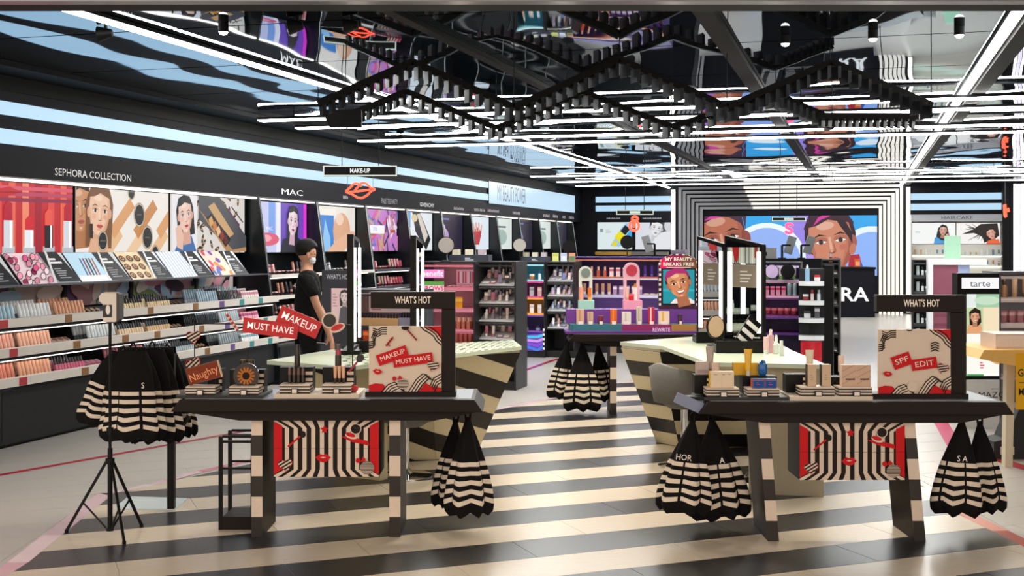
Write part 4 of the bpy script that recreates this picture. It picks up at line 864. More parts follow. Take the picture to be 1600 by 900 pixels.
fill(t, zs[0], Wd, [('bottle', 'C88A5A', 'E8E0D8'), ('jar', 'B86A3A', 'E8D8C8'), ('bottle', 'D8DCE0', '2A6A9A')], '%s in the teal compartment', 'teal compartment products', sc_=1.3)
fill(t, zs[1], Wd, [('carton', '9AA0A0', 'C8CCCC'), ('carton', 'A8ACAC', '8A9090'), ('carton', 'C9A8A0', 'D8C8C0')], '%s in the magenta compartment', 'magenta compartment products', sc_=1.4)
fill(t, zs[2], Wd, [('jar', 'E8D8D0', 'F0E8E4'), ('carton', 'E8E8E8', 'C8CCD0'), ('carton', 'DADCE0', 'F0F0F0')], '%s in the yellow compartment', 'yellow compartment products', sc_=1.35)
fill(t, zs[3], Wd, [('jar', 'B8A08A', '3A3040'), ('jar', '8A90B0', '2A2A3A')], '%s in the violet compartment', 'violet compartment products', sc_=1.2)
tray_unit('tray_display', 'black sloping-tray display with violet-lit trays right of the rainbow column', 852, 897, 411, 18.3, (440, 463, 486, 513), ['E8DCE0', 'C8B0C8', 'A8B8D8', 'F0ECF0', '6A7AB0', 'D8A8A0'], 'violet-lit tray display')
# WHAT'S HOT gondola
t, zs, Wd = unit('hot_list_gondola', 'grey end gondola headed WHAT\'S HOT beside the standing person', 504, 655, 455, 12.7, 'D8B4B0', [(508, None, '2A2638'), (535, None, '26262C')], side='2A2E38', depth=.5)
k127 = 12.7/F; zq = lambda py: EYE+(HOR-py)*k127
MB().box(0, -.02, .0, .31, .06, zq(422)).build('grey_pillar', 'pillar_grey', t); p = Print(.31, .13); p.text("WHAT'S HOT", .17, .05, .05, 'C9CCD2', .62); p.build('header_print', 'softlit', t, (.02, -.021, zq(440)))
p = Print(.2, zq(450)-zq(505), 'DDBFC0'); p.poly([(.08, 0), (.1, .16), (.16, .2), (.2, .12), (.2, 0)], '5A5A60'); p.face(.15, .28, .12, 'D8D0D0', '3A3A40', 0, .3, '8A6A70'); p.lines(.02, .3, .06, 5, .03, .01, 'B88A90'); p.build('portrait_print', 'softlit', t, (.11, -.022, zq(505)))
p = Print(Wd-.36, zq(457)-zq(490), 'DCC0BC'); p.lines(.03, .14, .12, 5, .03, .012, 'C05A5A'); p.E(.38, .1, .07, .05, 'B87A62'); p.E(.46, .12, .05, .08, '6A5A8A'); p.R(.55, 0, .7, .25, 'C8CCE0'); p.build('back_graphic', 'softlit', t, (.34, .44, zq(490)))
fill(t, zs[0], Wd, [('bottle', 'C9A072', '1A1628')]*13, 'dark-capped foundation %s in a row on the grey gondola', 'row of foundation bottles', x0=.36, x1=.82, y=.08, sc_=1.15, rows=2); fill(t, zs[0], Wd, [('bottle', '8A88A0', '1A1628')]*5, 'violet-tinted %s at the end of the foundation row', 'row of violet bottles', x0=.83, x1=.98, y=.08, rows=2)
fill(t, zs[1], Wd, [('carton', 'E05020', 'F09050'), ('carton', 'C83A2A', 'E8E0D0'), ('carton', 'E8D8B0', '2A2A2A')], 'orange-red %s low on the grey gondola', 'orange cartons on the grey gondola', x0=.4, x1=.7)
# purple unit behind the purple table
t, zs, Wd = unit('purple_gondola', 'purple gondola with peach shelves behind the purple promotion table', 893, 1032, 403, 19.2, '3A1E66', [(432, None, 'C86A4A'), (460, '6A3A90', 'C8C0E0'), (490, '8A6AB0', 'D0C8E8'), (520, None, '4A2A80')], side='4A2A86', depth=.5)
fill(t, zs[0], Wd, [('bottle', 'C8623A', 'E8B8A0')]*5+[('carton', 'F0D8D8', 'D05A6A')]*4+[('tube', '4A2A7A', '6A4AA0')]*4, '%s on the upper shelf of the purple gondola', 'products on the purple gondola', sc_=1.4)
fill(t, zs[1], Wd, [('tube', 'B88A6A', 'E0D0C8')]*6+[('carton', 'B090B0', 'E0D0E0')]*5+[('compact', 'E8E0D0', 'C8B8A0')]*3, '%s on the middle shelf of the purple gondola', 'products on the purple gondola', sc_=1.4)
fill(t, zs[2], Wd, [('jar', 'E8E0F0', 'B8A8D0')]*9, '%s on the third shelf of the purple gondola', 'products on the purple gondola', sc_=1.2)
# right purple gondola and round-shelved white display
t, zs, Wd = unit('violet_gondola', 'violet gondola with ring mirrors beside the round-shelved white display', 1188, 1247, 412, 14.6, '3A2266', [(436, '8A6AB8', 'C8B8E0'), (462, None, 'D8A8C0'), (492, '5A2A80', '6A2A72'), (520, '3A1A5A', '5A2A80')], side='1A1426', depth=.5)
fill(t, zs[0], Wd, [('tube', 'E8E0E8', '6A9A4A')]*5, '%s on the top shelf of the violet gondola', 'products on the violet gondola'); fill(t, zs[1], Wd, [('carton', 'E090B0', 'C83A6A')]*4+[('pump', '9AB8C0', 'E8F0F0')]*2, '%s on the second shelf of the violet gondola', 'products on the violet gondola', sc_=1.1)
fill(t, zs[2], Wd, [('jar', '8A2A3A', 'C86A7A')]*5, '%s on the third shelf of the violet gondola', 'products on the violet gondola')
k146 = 14.6/F
t = thing('round_shelf_display', 'white display of rounded shelves with a red drum next to the violet gondola', 'display unit', ((1248-800)*13.9/F, 13.9, 0), SR)
MB().box(0, .1, 0, .28, .5, 1.42).build('back_panel', 'kick_grey', t); MB().box(.28, .1, 0, .38, .5, 1.46).build('side_panel', 'black', t)
for z in (1.28, 1.06, .86, .66): MB().prism([(0, .1), (0, -.03)]+ell(.14, -.03, .14, .07, 10, 0, 180, 360)+[(.28, .1)], z-.05, z, 'z', 'DDE2E6').build('shelf', 'gloss', t)
MB().cyl((.14, .0, .3), (.14, .0, .6), .12, n=24, col='B8202E').build('drum', 'gloss', t); MB().cyl((.14, .0, 0), (.14, .0, .3), .1, n=20, col='C8CCD0').build('pedestal', 'gloss', t)
fill(t, 1.28, .3, [('pump', '8AB0D0', 'F0F0F0'), ('jar', 'E8E0E0', 'C83A3A')], '%s on the top rounded white shelf', 'products on rounded shelves', y=.02, sc_=1.1); fill(t, 1.06, .3, [('jar', '8A3A3A', 'D8D8D8'), ('bottle', 'E0C8C8', 'A83A4A'), ('bottle', 'C8D0D8', '9AA8B0')], '%s on the second rounded white shelf', 'products on rounded shelves', y=.02, sc_=1.1); fill(t, .86, .3, [('jar', 'D8D8DC', '4A4A52'), ('carton', '5A5A66', 'C8C8D0')], '%s on the third rounded white shelf', 'products on rounded shelves', y=.02)
tray_unit('tray_display', 'tall crowded black tray display at the aisle to the till desk', 1283, 1310, 408, 14.4, (428, 450, 474, 498, 522, 548), ['E8E4E0', 'B86A5A', '6A4A3A', 'D8C8B8', '9AA0A8', '3A2A2A', 'C8A86A'], 'crowded aisle display', depth=.9)
for px, py, r, lab, mm in ((1206, 430, .085, 'round lilac mirror on the violet gondola', 'lilac_disc'), (1231, 430, .085, 'round black mirror on the violet gondola', 'black')):
    table_mirror(px, 0, r, lab, 0, 14.45, zs[0] if False else EYE+(HOR-436)*14.6/F, mm, .0 if False else .01)
# round mirrors and black counters above the gondolas
for px, py, Y, r, lab in ((697, 383, 14.38, .1, 'round grey mirror standing on the pink brow unit'), (812, 383, 18.43, .105, 'round grey mirror standing on the rainbow column')):
    z = EYE+(HOR-411)*(14.3 if Y < 16 else 18.35)/F+.02; st = EYE+(HOR-py)*Y/F-z-r
    table_mirror(px, 0, r, lab, 0, Y, z, 'disc_grey', max(st, .02))
for px0, px1, py0, py1, Y, lab in ((702, 766, 401, 411, 14.52, 'dark tester tray on top of the pink brow unit'), (814, 858, 402, 410.5, 18.55, 'dark tester tray on top of the rainbow column')):
    k = Y/F; zt = EYE+(HOR-411)*(14.3 if Y < 16 else 18.35)/F+.02
    t = thing('tester_tray', lab, 'tray', ((px0-800)*k, Y+.02, zt), SR); L = (px1-px0)*k; MB().box(0, 0, 0, L, .15, .075, '3A3F4C').build('tray_body', 'paint', t)
    for i in range(3): MB().box(.02+i*L*.33, .05, .075, .02+i*L*.33+.08, .13, .14, ('D8D0B8', 'E8E0C8', 'C8B8C0')[i]).build('tester_box', 'paint', t)
    p = Print(L, .075); p.lines(L*.4, .03, L*.25, 2, .02, .01, 'C8CCD4'); p.build('lettering', 'softlit', t, (0, -.001, 0))
for px0, px1, py, Y, lab in ((998, 1082, 406, 24.5, 'black counter before the grey portrait poster'), (1190, 1284, 404, 22.5, 'black counter before the video wall')):
    k = Y/F; zt = EYE+(HOR-py)*k; t = thing('service_counter', lab, 'counter', ((px0-800)*k, Y, 0), SR); L = (px1-px0)*k
    MB().box(0, 0, 0, L, .7, zt-.06).build('body', 'wall_black', t); MB().box(-.03, -.03, zt-.06, L+.03, .73, zt).build('worktop', 'black', t)
def arm_mirror(px, py, Y, zb, lab, flip=1):
    t = thing('arm_mirror', lab, 'mirror', ((px-800)*Y/F, Y, zb), 0, 'counter arm mirrors'); h = EYE+(HOR-py)*Y/F-zb
    MB().cyl((0, 0, 0), (0, 0, h), .022, n=8).build('post', 'black', t); MB().bar((0, 0, h), (flip*-.16, 0, h), .03, .03).build('arm', 'black', t)
    MB().bar((flip*-.2, 0, h+.16), (flip*-.1, 0, h-.16), .16, .02).build('tilted_panel', 'steel', t); MB().box(-.06, -.06, 0, .06, .06, .015).build('foot', 'black', t)
for px, py, Y, y0, lab, fp in ((1023, 381, 24.6, 406, 'arm mirror on the black counter by the portrait poster', 1), (1222, 383, 22.7, 404, 'arm mirror on the counter before the video wall, by the neon letter', -1), (1252, 383, 22.7, 404, 'arm mirror on the counter before the video wall, by the large face', -1)):
    k = (24.5 if Y > 24 else 22.5)/F; arm_mirror(px, py, Y, EYE+(HOR-y0)*k, lab, fp)
zc = EYE+(HOR-403)*19.2/F+.02
table_mirror(980, 0, .11, 'round black mirror standing on the purple gondola', 0, 19.4, zc, 'black', .12); table_mirror(889, 0, .1, 'round black mirror above the violet-lit tray display', 0, 18.68, EYE+(HOR-411)*18.3/F+.02, 'black', .12)
for q, nm in enumerate(('till', 'mirror')):
    pass
zc2 = EYE+(HOR-411)*18.3/F+.0205
for i, (c, c2) in enumerate((('C8CC6A', 'DDE08A'), ('C4CCE8', 'E8ECF8'), ('E09A7A', '5A8A5A'))): tag(MB().box(0, 0, 0, .1, .03, .13, c).box(.01, -.002, .01, .09, 0, .08, c2).build('top_card', 'paint', None, W(0, 0)+Vector(((863+13*i-800)*18.5/F, 18.55, zc2))), ('yellow-green', 'pale blue', 'orange and green')[i]+' card standing above the violet-lit tray display', 'card', 'cards above the violet-lit tray display')
for px, Y, zc3, c, lab in ((1048, 24.75, EYE+(HOR-406)*24.5/F, '9A90A8', 'lilac box on the counter before the portrait poster'), (1187, 22.75, EYE+(HOR-404)*22.5/F, 'B8B4B4', 'pale box with a dark window on the counter before the video wall')):
    tag(MB().box(0, 0, 0, .3, .2, .2, c).box(.05, -.003, .05, .14, 0, .12, '1A1A1E').build('counter_box', 'paint', None, ((px-800)*Y/F, Y, zc3+.0005), SR), lab, 'box')
# ================= RIGHT SIDE =================
t, zs, Wd = unit('bottle_gondola', 'dark gondola crowded with silver bottles below the HAIRCARE wall', 1426, 1462, 408, 17.0, '1C2024', [(430, None, '2A2E32'), (455, None, '2A2E32'), (480, None, '2A2E32'), (505, None, '2A2E32'), (528, None, '2A2E32')], side='15171A')
for z in zs: fill(t, z, Wd, [('pump', 'B8C8C8', '2A2E32'), ('bottle', 'D8E0E0', '3A4444'), ('jar', '6A8080', 'D0D8D8'), ('pump', '8A9A9A', 'F0F0F0')], 'silver %s on the dark gondola below the HAIRCARE wall', 'silver bottles on the dark gondola', sc_=1.0, rows=2)
t = thing('arch_display', 'rose-fronted display with a white arched frame behind the WHAT\'S HOT frame', 'display unit', ((1450-800)*15.5/F, 15.5, 0), SR); k = 15.5/F
za = EYE+(HOR-410)*k; MB().box(.06, 0, 0, .36, .4, za-.03, '8A4A5E').build('rose_body', 'paint', t); MB().box(0, -.03, .0, .06, .4, za+.04, 'E6EAF0').box(.06, -.03, za-.03, .7, .4, za+.04, 'F0EFEA').build('white_arch', 'paint', t); MB().box(.362, 0, 0, .5, .4, za-.032, '9AA8D0').build('blue_side', 'paint', t)
for i in range(6): MB().box(.08, -.006, .3+.12*i, .34, 0, .34+.12*i, '7A3A50').build('slat', 'paint', t)
tag(MB().box(0, 0, 0, .2, .02, .3, '8FB8A0').box(.02, .02, 0, .18, .1, .02, '6A8A7A').build('green_card', 'paint', None, ((1482-800)*15.6/F, 15.75, za+.041), SR), 'green card standing on the white arched display', 'card')
# lightbox stand
Y = 11.2; k = Y/F; p0 = Vector(((1496-800)*k, Y, 0)); zz2 = lambda py: EYE+(HOR-py)*k; Wd = 65*k
t = thing('lightbox_stand', 'black lightbox stand with white header and woman among leaves on a white plinth', 'display unit', p0, 0)
MB().box(0, 0, zz2(592), Wd, .14, zz2(427)).build('frame', 'satin_black', t); MB().box(.05, -.01, 0, Wd, .3, zz2(593), 'D9D9D8').build('plinth', 'paint', t)
p = Print(58*k, 17*k, 'FAFAFA'); p.text('tarte', 29*k, 7.5*k, 10*k, '5A6068', 1.15); p.build('header_print', 'backlit', t, (6.5*k, -.002, zz2(451)))
pw, ph = 51, 128; p = Print(pw, ph, 'FDFDF4'); p.R(0, 108, 15, 128, 'E8F0EC'); p.R(15, 107, 51, 128, 'A8D0AE'); p.E(32, 118, 20, 7, 'C9E4C8'); p.R(0, 66, 26, 107, 'C8D8A8'); p.R(26, 70, 51, 107, 'F6E4C0'); p.poly([(0, 66), (3, 80), (22, 82), (26, 66)], 'E8A878'); p.poly([(5, 80), (4, 100), (13, 107), (22, 102), (23, 84), (18, 78)], '1C1412'); p.face(13, 92, 18, 'E0A07A', '1C1412', 0, 0, 'C04A4A', smile=True)
p.poly(ell(52, 43, 25, 25, 24), 'D9B070'); p.poly(ell(53, 43, 21, 21, 24), 'FFF6DC'); p.poly(ell(54, 43, 16, 16, 24), '4A9A4A'); [p.band([(42, 36+4*i), (52, 34+5*i)], 1.5, 'E8F4D8') for i in range(5)]
p.R(0, 0, 26, 3, '3A9A4A'); p.lines(16, 32, 12, 2, 4, 1, 'E8A0B0'); p.lines(20, 20, 8, 3, 4, 2, 'E0506A')
o = p.build('lightbox_print', 'backlit', t, (14*k, -.002, zz2(587.5))); o.scale = (k, 1, k)
p = Print(66*k, 30*k); p.text('AMAZO', 36*k, 5*k, 9*k, '2A2C30', 1.15); p.lines(40*k, 14*k, 20*k, 1, 1, 1.2*k, '8A8A8A'); p.build('plinth_lettering', 'print', t, (12*k, -.012, zz2(622)))
# grey shelf unit by the lightbox
t, zs, Wd = unit('grey_shelf_unit', 'grey shelf unit with beige tubes right of the lightbox stand', 1561, 1640, 428, 11.25, '9A9AA2', [(465, None, 'D8C8C4'), (505, None, 'D8C8C4'), (530, None, 'D8C8C4'), (590, None, 'D8C8C4')], side='5A5A62', depth=.4, rz=0)
fill(t, zs[0], Wd, [('dropper', 'B8885E', '5A3A2A'), ('tube', 'D0A888', 'C89A78'), ('tube', 'B88A68', '8A5A42'), ('tube', 'D8B898', 'B8886A')], 'beige %s on the top shelf of the grey unit', 'beige tubes on the grey unit', sc_=1.35); fill(t, zs[1], Wd, [('carton', 'B87A80', 'D8B0B0')]*5, 'rose %s on the grey unit', 'rose cartons on the grey unit', sc_=1.1, rows=2)
# yellow-topped table with card
Y = 9.0; k = Y/F; t = thing('pale_orange_table', 'pale orange table with thick pointed top and cream leg', 'table', ((1600-800)*k, Y, 0)); zt = EYE+(HOR-547)*k; zb = EYE+(HOR-571)*k
MB().prism([(-70*k, zb+.05), (-62*k, zt), (1.2, zt), (1.2, zb-.04), (-20*k, zb)], 0, .7, 'y', 'E0AE5A').build('top', 'paint', t)
MB().prism([(-5*k, zb), (8*k, zb), (4*k, 0), (-8*k, 0)], .25, .32, 'y', 'D8CDB4').build('leg', 'paint', t); MB().prism([(.9, zb-.04), (1.0, zb-.04), (1.0, 0), (.9, 0)], .25, .32, 'y', 'D8CDB4').build('leg', 'paint', t)
p = Print(.3, .42, 'E3A81C'); p.text('GLOW', .11, .27, .055, '2A2418', .8, 0, .02); p.R(.02, .2, .28, .204, '5A4A18'); p.text('M', .04, .13, .05, '2A2418', .8, 0, .02)
t2 = thing('promo_card', 'yellow promotion card with black letters hanging from the pale orange table', 'card', ((1587-800)*Y/F, Y-.004, EYE+(HOR-640)*k), 0); MB().box(0, .0, 0, .3, .003, .42, 'D89A14').build('card_board', 'paint', t2); p.h = 1; p.build('card_print', 'print', t2)
o = tag(MB().box(0, 0, 0, .45, .3, .11, 'D9C4B8').box(.005, -.002, .015, .44, 0, .095, 'E6D6CC').build('beige_box', 'paint', None, ((1566-800)*k, Y+.12, zt)), 'speckled beige box lying on the pale orange table', 'box')
o = tag(MB().prism([(0, 0), (.2, 0), (.28, .0), (.28, .42), (.2, .4), (.1, .16), (0, .14)], 0, .25, 'y', '121214').box(.05, -.003, .04, .16, .0, .1, 'D8D4CC').build('black_case', 'paint', None, ((1553-800)*9.6/F, 9.6, .0)), 'black case with a white label standing under the pale orange table', 'case')
o.location.z = 0; o.scale = (1, 1, 1.0)
# ================= FRONT TABLES =================
CREAM, DARK, RED = 'DCC9B6', '20140E', 'C8161C'
def promo_table(label, x0, Y, Wd, legs, lean=0.0, top='table_brown', zt=.81, depth=.55, light_col='D8DCE4'):
    t = thing('promotion_table', label, 'table', (x0, Y, 0), 0, 'dark promotion tables')
    MB().prism([(0, zt-.068), (.05, zt), (Wd-.05, zt), (Wd, zt-.072)], 0, depth, 'y').build('table_top', top, t, bevel=.003)
    MB().prism([(0.02, zt-.07), (Wd-.02, zt-.074), (Wd-.28, zt-.125), (.38, zt-.125)], .05, depth-.05, 'y').build('apron', top, t)
    MB().box(.07, .05, zt, Wd-.07, depth-.04, zt+.002, 'AEB6C2').build('glass_inlay', 'glass_top', t)
    for i, (lx, ln) in enumerate(legs):
        n, zl = 6, zt-.1; lg = MB(); w_ = .064
        lg.prism([(lx-w_/2, zl), (lx+w_/2, zl), (lx+w_/2+ln, .001), (lx-w_/2+ln, .001)], .10, depth-.06, 'y').build('leg', top, t)
        par = t.children[-1] if False else [c for c in bpy.data.objects if c.parent == t and c.name.startswith('leg')][-1]
        for k in range(n):
            a, b = zl*(1-k/n), zl*(1-(k+1)/n); fa, fb = ln*(k/n), ln*((k+1)/n)
            MB().prism([(lx-w_/2+fa, a), (lx+w_/2+fa, a), (lx+w_/2+fb, b+.001), (lx-w_/2+fb, b+.001)], .092, .0995, 'y', CREAM if k % 2 == 0 else DARK).build('leg_band', 'paint', par)
    return t
XL, YL = -1.955, 6.95; KL = YL/F
T1 = promo_table('dark promotion table carrying lip products and the MAKEUP MUST HAVE card', XL, YL, 1.79, [(.475, 0), (1.275, 0)])
XR, YR = 1.055, 6.85; KR = YR/F
T2 = promo_table('dark promotion table carrying sunscreen and the SPF EDIT card', XR, YR, 1.78, [(.385, .055), (1.215, .065)])
T3 = promo_table('purple-draped promotion table with skincare boxes in the centre aisle', .56, 12.0, 1.75, [(.45, 0), (1.35, 0)])
# graphic crates between the legs
def heart(cx, cy, r, rot=0):
    pts = []
    for i in range(24):
        a = 2*math.pi*i/24; x = 16*math.sin(a)**3; y = 13*math.cos(a)-5*math.cos(2*a)-2*math.cos(3*a)-math.cos(4*a); c, s_ = math.cos(math.radians(rot)), math.sin(math.radians(rot)); x, y = x*r/16, y*r/16; pts.append((cx+x*c-y*s_, cy+x*s_+y*c))
    return pts
def lips(p, cx, cy, w, rot=0, col=RED):
    c, s_ = math.cos(math.radians(rot)), math.sin(math.radians(rot)); T = lambda L: [(cx+(x*c-y*s_)*w, cy+(x*s_+y*c)*w) for x, y in L]
    p.poly(T([(-.5, .02), (-.2, .27), (0, .2), (.2, .27), (.5, .02), (.25, -.25), (0, -.32), (-.25, -.25)]), col); p.poly(T([(-.2, .03), (0, .07), (.2, .03), (0, -.03)]), CREAM)
def stripes_heart(p, cx, cy, r, rot, n=5):
    p.poly(heart(cx, cy, r*1.06, rot-6), RED); h = heart(cx, cy, r, rot); p.poly(h, CREAM)
    for i in range(n):
        f = -r*1.1+2.2*r*i/n; a = math.radians(rot+20); d = (math.cos(a), math.sin(a)); nn = (-d[1], d[0])
        V = [Vector((x, y, 0)) for x, y in h]; g = cut(V, lambda q: (q.x-cx)*nn[0]+(q.y-cy)*nn[1], f, f+1.1*r/n)
        if g: p.poly([(q.x, q.y) for q in g], DARK)
def crate_print(w=164, h=93):
    p = Print(w, h, CREAM)
    n = 11; cx = w/2
    for i in range(-n, n+1):
        x = cx+i*15.2*.9; fan = i*6.2
        p.k = 1; p.poly([(x-3.6, 12), (x+3.6, 12), (x+3.6, h-14), (x-3.6, h-14)], DARK); p.poly([(x-3.6, h-14), (x+3.6, h-14), (x+fan*.9+3.6+.0, h), (x+fan*.9-3.6, h)], DARK); p.poly([(x-3.6, 12), (x+3.6, 12), (x+fan*.7+3.6, 0), (x+fan*.7-3.6, 0)], DARK)
    p.k = 5
    p.poly([(0, 4), (13, 12), (13, h-10), (0, h-3)], RED); p.poly([(w, 4), (w-14, 12), (w-14, h-10), (w, h-3)], RED)
    p.R(0, h*.49, w, h*.495, DARK)
    p.band([(22, 49), (41, 66)], 3, RED); p.E(45, 69, 5, 5.5, DARK); p.poly([(79+7*math.cos(math.radians(90+36*i))*(1 if i % 2 == 0 else .5), 77+7*math.sin(math.radians(90+36*i))*(1 if i % 2 == 0 else .5)) for i in range(10)], RED)
    lips(p, 77, 31, 24); stripes_heart(p, 18, 20, 11, 12)
    p.poly([(105, 66), (122, 65), (148, 58), (149, 51), (122, 57), (112, 62)], RED); p.E(128, 78, 9, 9, CREAM); p.E(128, 78, 7.6, 7.6, DARK); p.E(121, 67, 10, 5, CREAM, rot=-18); p.E(120, 68.5, 8, 3.4, RED, rot=-18)
    p.E(146, 15, 11, 11, CREAM)
    for i in range(9): hw = math.sqrt(max(0, 121-(i*2.4-9.6)**2)); p.R(146-hw, 15+i*2.4-10, 146+hw, 15+i*2.4-8.8, DARK)
    p.E(132, 27, 4, 4, RED); p.poly([(136, 24), (139, 33), (142, 31), (145, 27)], RED)
    return p
def crate(label, px0, py0, py1, Y, tbl):
    k = Y/F; t = thing('graphic_crate', label, 'box', at(px0, py1, Y), 0, 'striped graphic crates'); w_, h_ = 164*k, 93*k
    MB().box(0, 0, 0, w_, .3, (py1-py0)*k).build('crate_body', 'satin_black', t); o = crate_print().build('front_print', 'print', t, (0, -.0006, 0)); o.scale = (k, 1, (py1-py0)*k/93)
crate('striped red and black graphic crate hung under the table of lip products', 428, 655.5, 745, YL+.09, T1)
crate('striped red and black graphic crate hung under the sunscreen table', 1249.5, 661, 750, YR+.09, T2)
# ---------------- WHAT'S HOT frames and cards ----------------
def card_print(spf):
    w, h = 113, 103; p = Print(w, h, CREAM)
    def wave(pts, n, dx, dy, wd):
        for i in range(n): p.band([(x+dx*i, y+dy*i) for x, y in pts], wd, DARK)
    p.poly([(85, h), (113, h), (113, 82), (104, 93), (94, 99)], RED)
    wave([(80, 103), (86, 97), (95, 92), (101, 87), (105, 80), (113, 73)], 3, 3.2, 3.0, 2)
    wave([(6, 100), (14, 97), (20, 101), (28, 101)], 4, 0, -3.4, 1.8); wave([(4, 84), (7, 92), (10, 96)], 3, 2.2, -2, 1.8); wave([(0, 78), (6, 79), (10, 84)], 4, 0, -3.2, 1.8)
    p.poly([(0, 0), (0, 10), (10, 13), (22, 12), (32, 0)], RED); p.poly([(78, 0), (88, 14), (98, 8), (113, 6), (113, 0)], RED)
    p.poly([(22, 0), (34, 15), (46, 13), (50, 0)], CREAM); wave([(20, 0), (30, 11), (40, 15), (50, 8)], 4, 2.6, -3.2, 1.7)
    p.poly([(60, 0), (76, 24), (88, 28), (92, 22), (74, 0)], CREAM); wave([(62, 0), (74, 19), (84, 28), (91, 26)], 4, 3.2, -2.6, 1.7)
    p.poly([(98, 12), (104, 24), (113, 28), (113, 8)], CREAM); wave([(96, 10), (101, 21), (113, 28)], 4, 2.2, -3.2, 1.7)
    p.E(53, 12, 8.5, 8.5, CREAM)
    if not spf:
        for i in range(8): hw = math.sqrt(max(0, 70-(i*2.2-7.7)**2)); p.R(53-hw, 12+i*2.2-8.2, 53+hw, 12+i*2.2-7.2, DARK)
        p.E(40, 20.5, 3.4, 3.4, RED); p.poly([(45, 19), (48, 26), (53, 20)], RED)
        p.band([(27, 72), (38, 86)], 3, '9A1A1E'); p.band([(29, 75), (33, 72)], 2, '9A1A1E'); p.band([(60, 98), (75, 81)], 2.4, '9A1A1E'); p.E(57, 101, 6, 4, DARK)
        p.poly(rrect(37, 57, 49, 17.5, 20), RED); p.poly(rrect(69, 50, 62, 16, 8), RED)
        p.fit('MAKEUP', 37, 57.5, 7.4, 40, 'F2E6DA', 20, 0); p.fit('MUST HAVE', 69, 50, 7.2, 54, 'F2E6DA', 8, 0)
    else:
        p.poly(rrect(36, 53, 30, 21, 20), RED); p.poly(rrect(71, 48, 40, 18, 8), RED); p.fit('SPF', 36, 53, 8.5, 21, 'F2E6DA', 20, 0); p.fit('EDIT', 71, 48, 8.5, 29, 'F2E6DA', 8, 0)
        for i in range(4): p.band([(81, 68+4*i), (88, 71+4*i), (94, 68+4*i)], 1.8, DARK)
        p.E(48, 103, 5, 2.5, DARK)
    lips(p, 14, 32, 15, -8); stripes_heart(p, 100, 41, 9, -12)
    return p
def hot_frame(label, clabel, px0, px1, py0, py1, bar, post, cx0, cy0, cy1, Y, spf):
    k = Y/F; zt = .812; t = thing('sign_frame', label, 'sign', ((px0-800)*k, Y, zt), 0, 'angular WHAT\'S HOT frames'); W_ = (px1-px0)*k; H_ = EYE+(HOR-py0)*k-zt
    pw = post*k; bh = bar*k
    MB().prism([(0, H_-bh), (W_, H_-bh-.004), (W_, H_), (0, H_)], 0, .06, 'y').build('top_bar', 'table_brown', t, bevel=.002)
    MB().prism([(W_-pw, 0), (W_, 0), (W_, H_-bh-.006), (W_-pw, H_-bh-.006)], 0, .06, 'y').build('post', 'table_brown', t, bevel=.002)
    MB().box(-.03, -.02, 0, W_+.005, .1, .03).build('foot', 'table_brown', t); 
    q = Print(W_, bh); q.fit("WHAT'S HOT", W_*.5, bh*.5, bh*.42, 56*k, 'E6D6C4', 0, .012); o = q.build('lettering', 'softlit', t, (0, -.001, H_-bh-.001))
    c = thing('graphic_card', clabel, 'card', at(cx0, cy1, Y-.01), 0, 'square graphic cards'); c.location.z = zt+.031; kk = (EYE+(HOR-cy0)*k-(zt+.031))/103
    MB().box(0, 0, 0, 113*k, .012, 103*kk, CREAM).build('card_board', 'paint', c); o = card_print(spf).build('card_print', 'print', c, (0, -.0003, 0)); o.scale = (k, 1, kk)
hot_frame("dark WHAT'S HOT frame on the table of lip products", 'square card reading MAKEUP MUST HAVE with waves, lips and hearts', 579, 711, 456, 622, 26, 21, 576.5, 509.5, 613, YL+.14, False)
hot_frame("dark WHAT'S HOT frame on the sunscreen table", 'square card reading SPF EDIT with waves, lips and hearts', 1370, 1510, 461, 625, 26, 25, 1372, 514.5, 616, YR+.14, True)
# ---------------- striped risers and goods ----------------
def riser(px0, px1, py0, py1, Y, zt, lab, tagx=None, base='black'):
    k = Y/F; w_ = (px1-px0)*k; h = (py1-py0)*k; t = thing('striped_riser', lab, 'riser', ((px0-800)*k, Y, zt), 0, 'striped product risers'); n = 6
    for i in range(n): MB().box(0, 0, h*i/n, w_, .12, h*(i+1)/n-.0004, CREAM if i % 2 == 1 else '17120F').build('stripe_layer', 'paint', t)
    m = MB(); m.box(w_*.4, -.02, -.0, w_*.62, -.008, .03, '15110F').build('tag_holder', 'paint', t); MB().box(w_*.43, -.0215, .004, w_*.59, -.0202, .026, 'E8DDD0').build('price_tag', 'paint', t)
    return t, h, w_, ((px0-800)*k, Y, zt+h)
def plate(px0, px1, Y, zt, h, col, lab, m='paint'):
    k = Y/F; tag(MB().box(0, 0, 0, (px1-px0)*k, .3, h, col).box(.004, -.003, .002, (px1-px0)*k-.004, 0, h-.002, col).build('display_plate', m, None, ((px0-800)*k, Y, zt)), lab, 'plate', 'display plates on the promotion tables')
def backblock(px0, px1, py0, Y, z, lab, n=3):
    k = Y/F; t = thing('display_block', lab, 'display block', ((px0-800)*k, Y, z), 0, 'black display blocks'); w_, h = (px1-px0)*k, EYE+(HOR-py0)*k-z
    MB().box(0, 0, 0, w_, .09, h).build('block', 'satin_black', t)
    for i in range(n): MB().box(w_*.78, -.002, h*(.12+.28*i), w_*.99, -.0003, h*(.26+.28*i), CREAM).build('stripe', 'paint', t)
ZT = .812; Yp = YL+.05
plate(275, 410, Yp, ZT, .018, '1A1512', 'black display plate under the chocolate-brown palettes'); plate(428, 561, Yp, ZT, .026, 'D9C8B2', 'cream display plate under the mascara and nude lip risers')
zp1, zp2 = ZT+.0185, ZT+.0265; Yr = Yp+.02
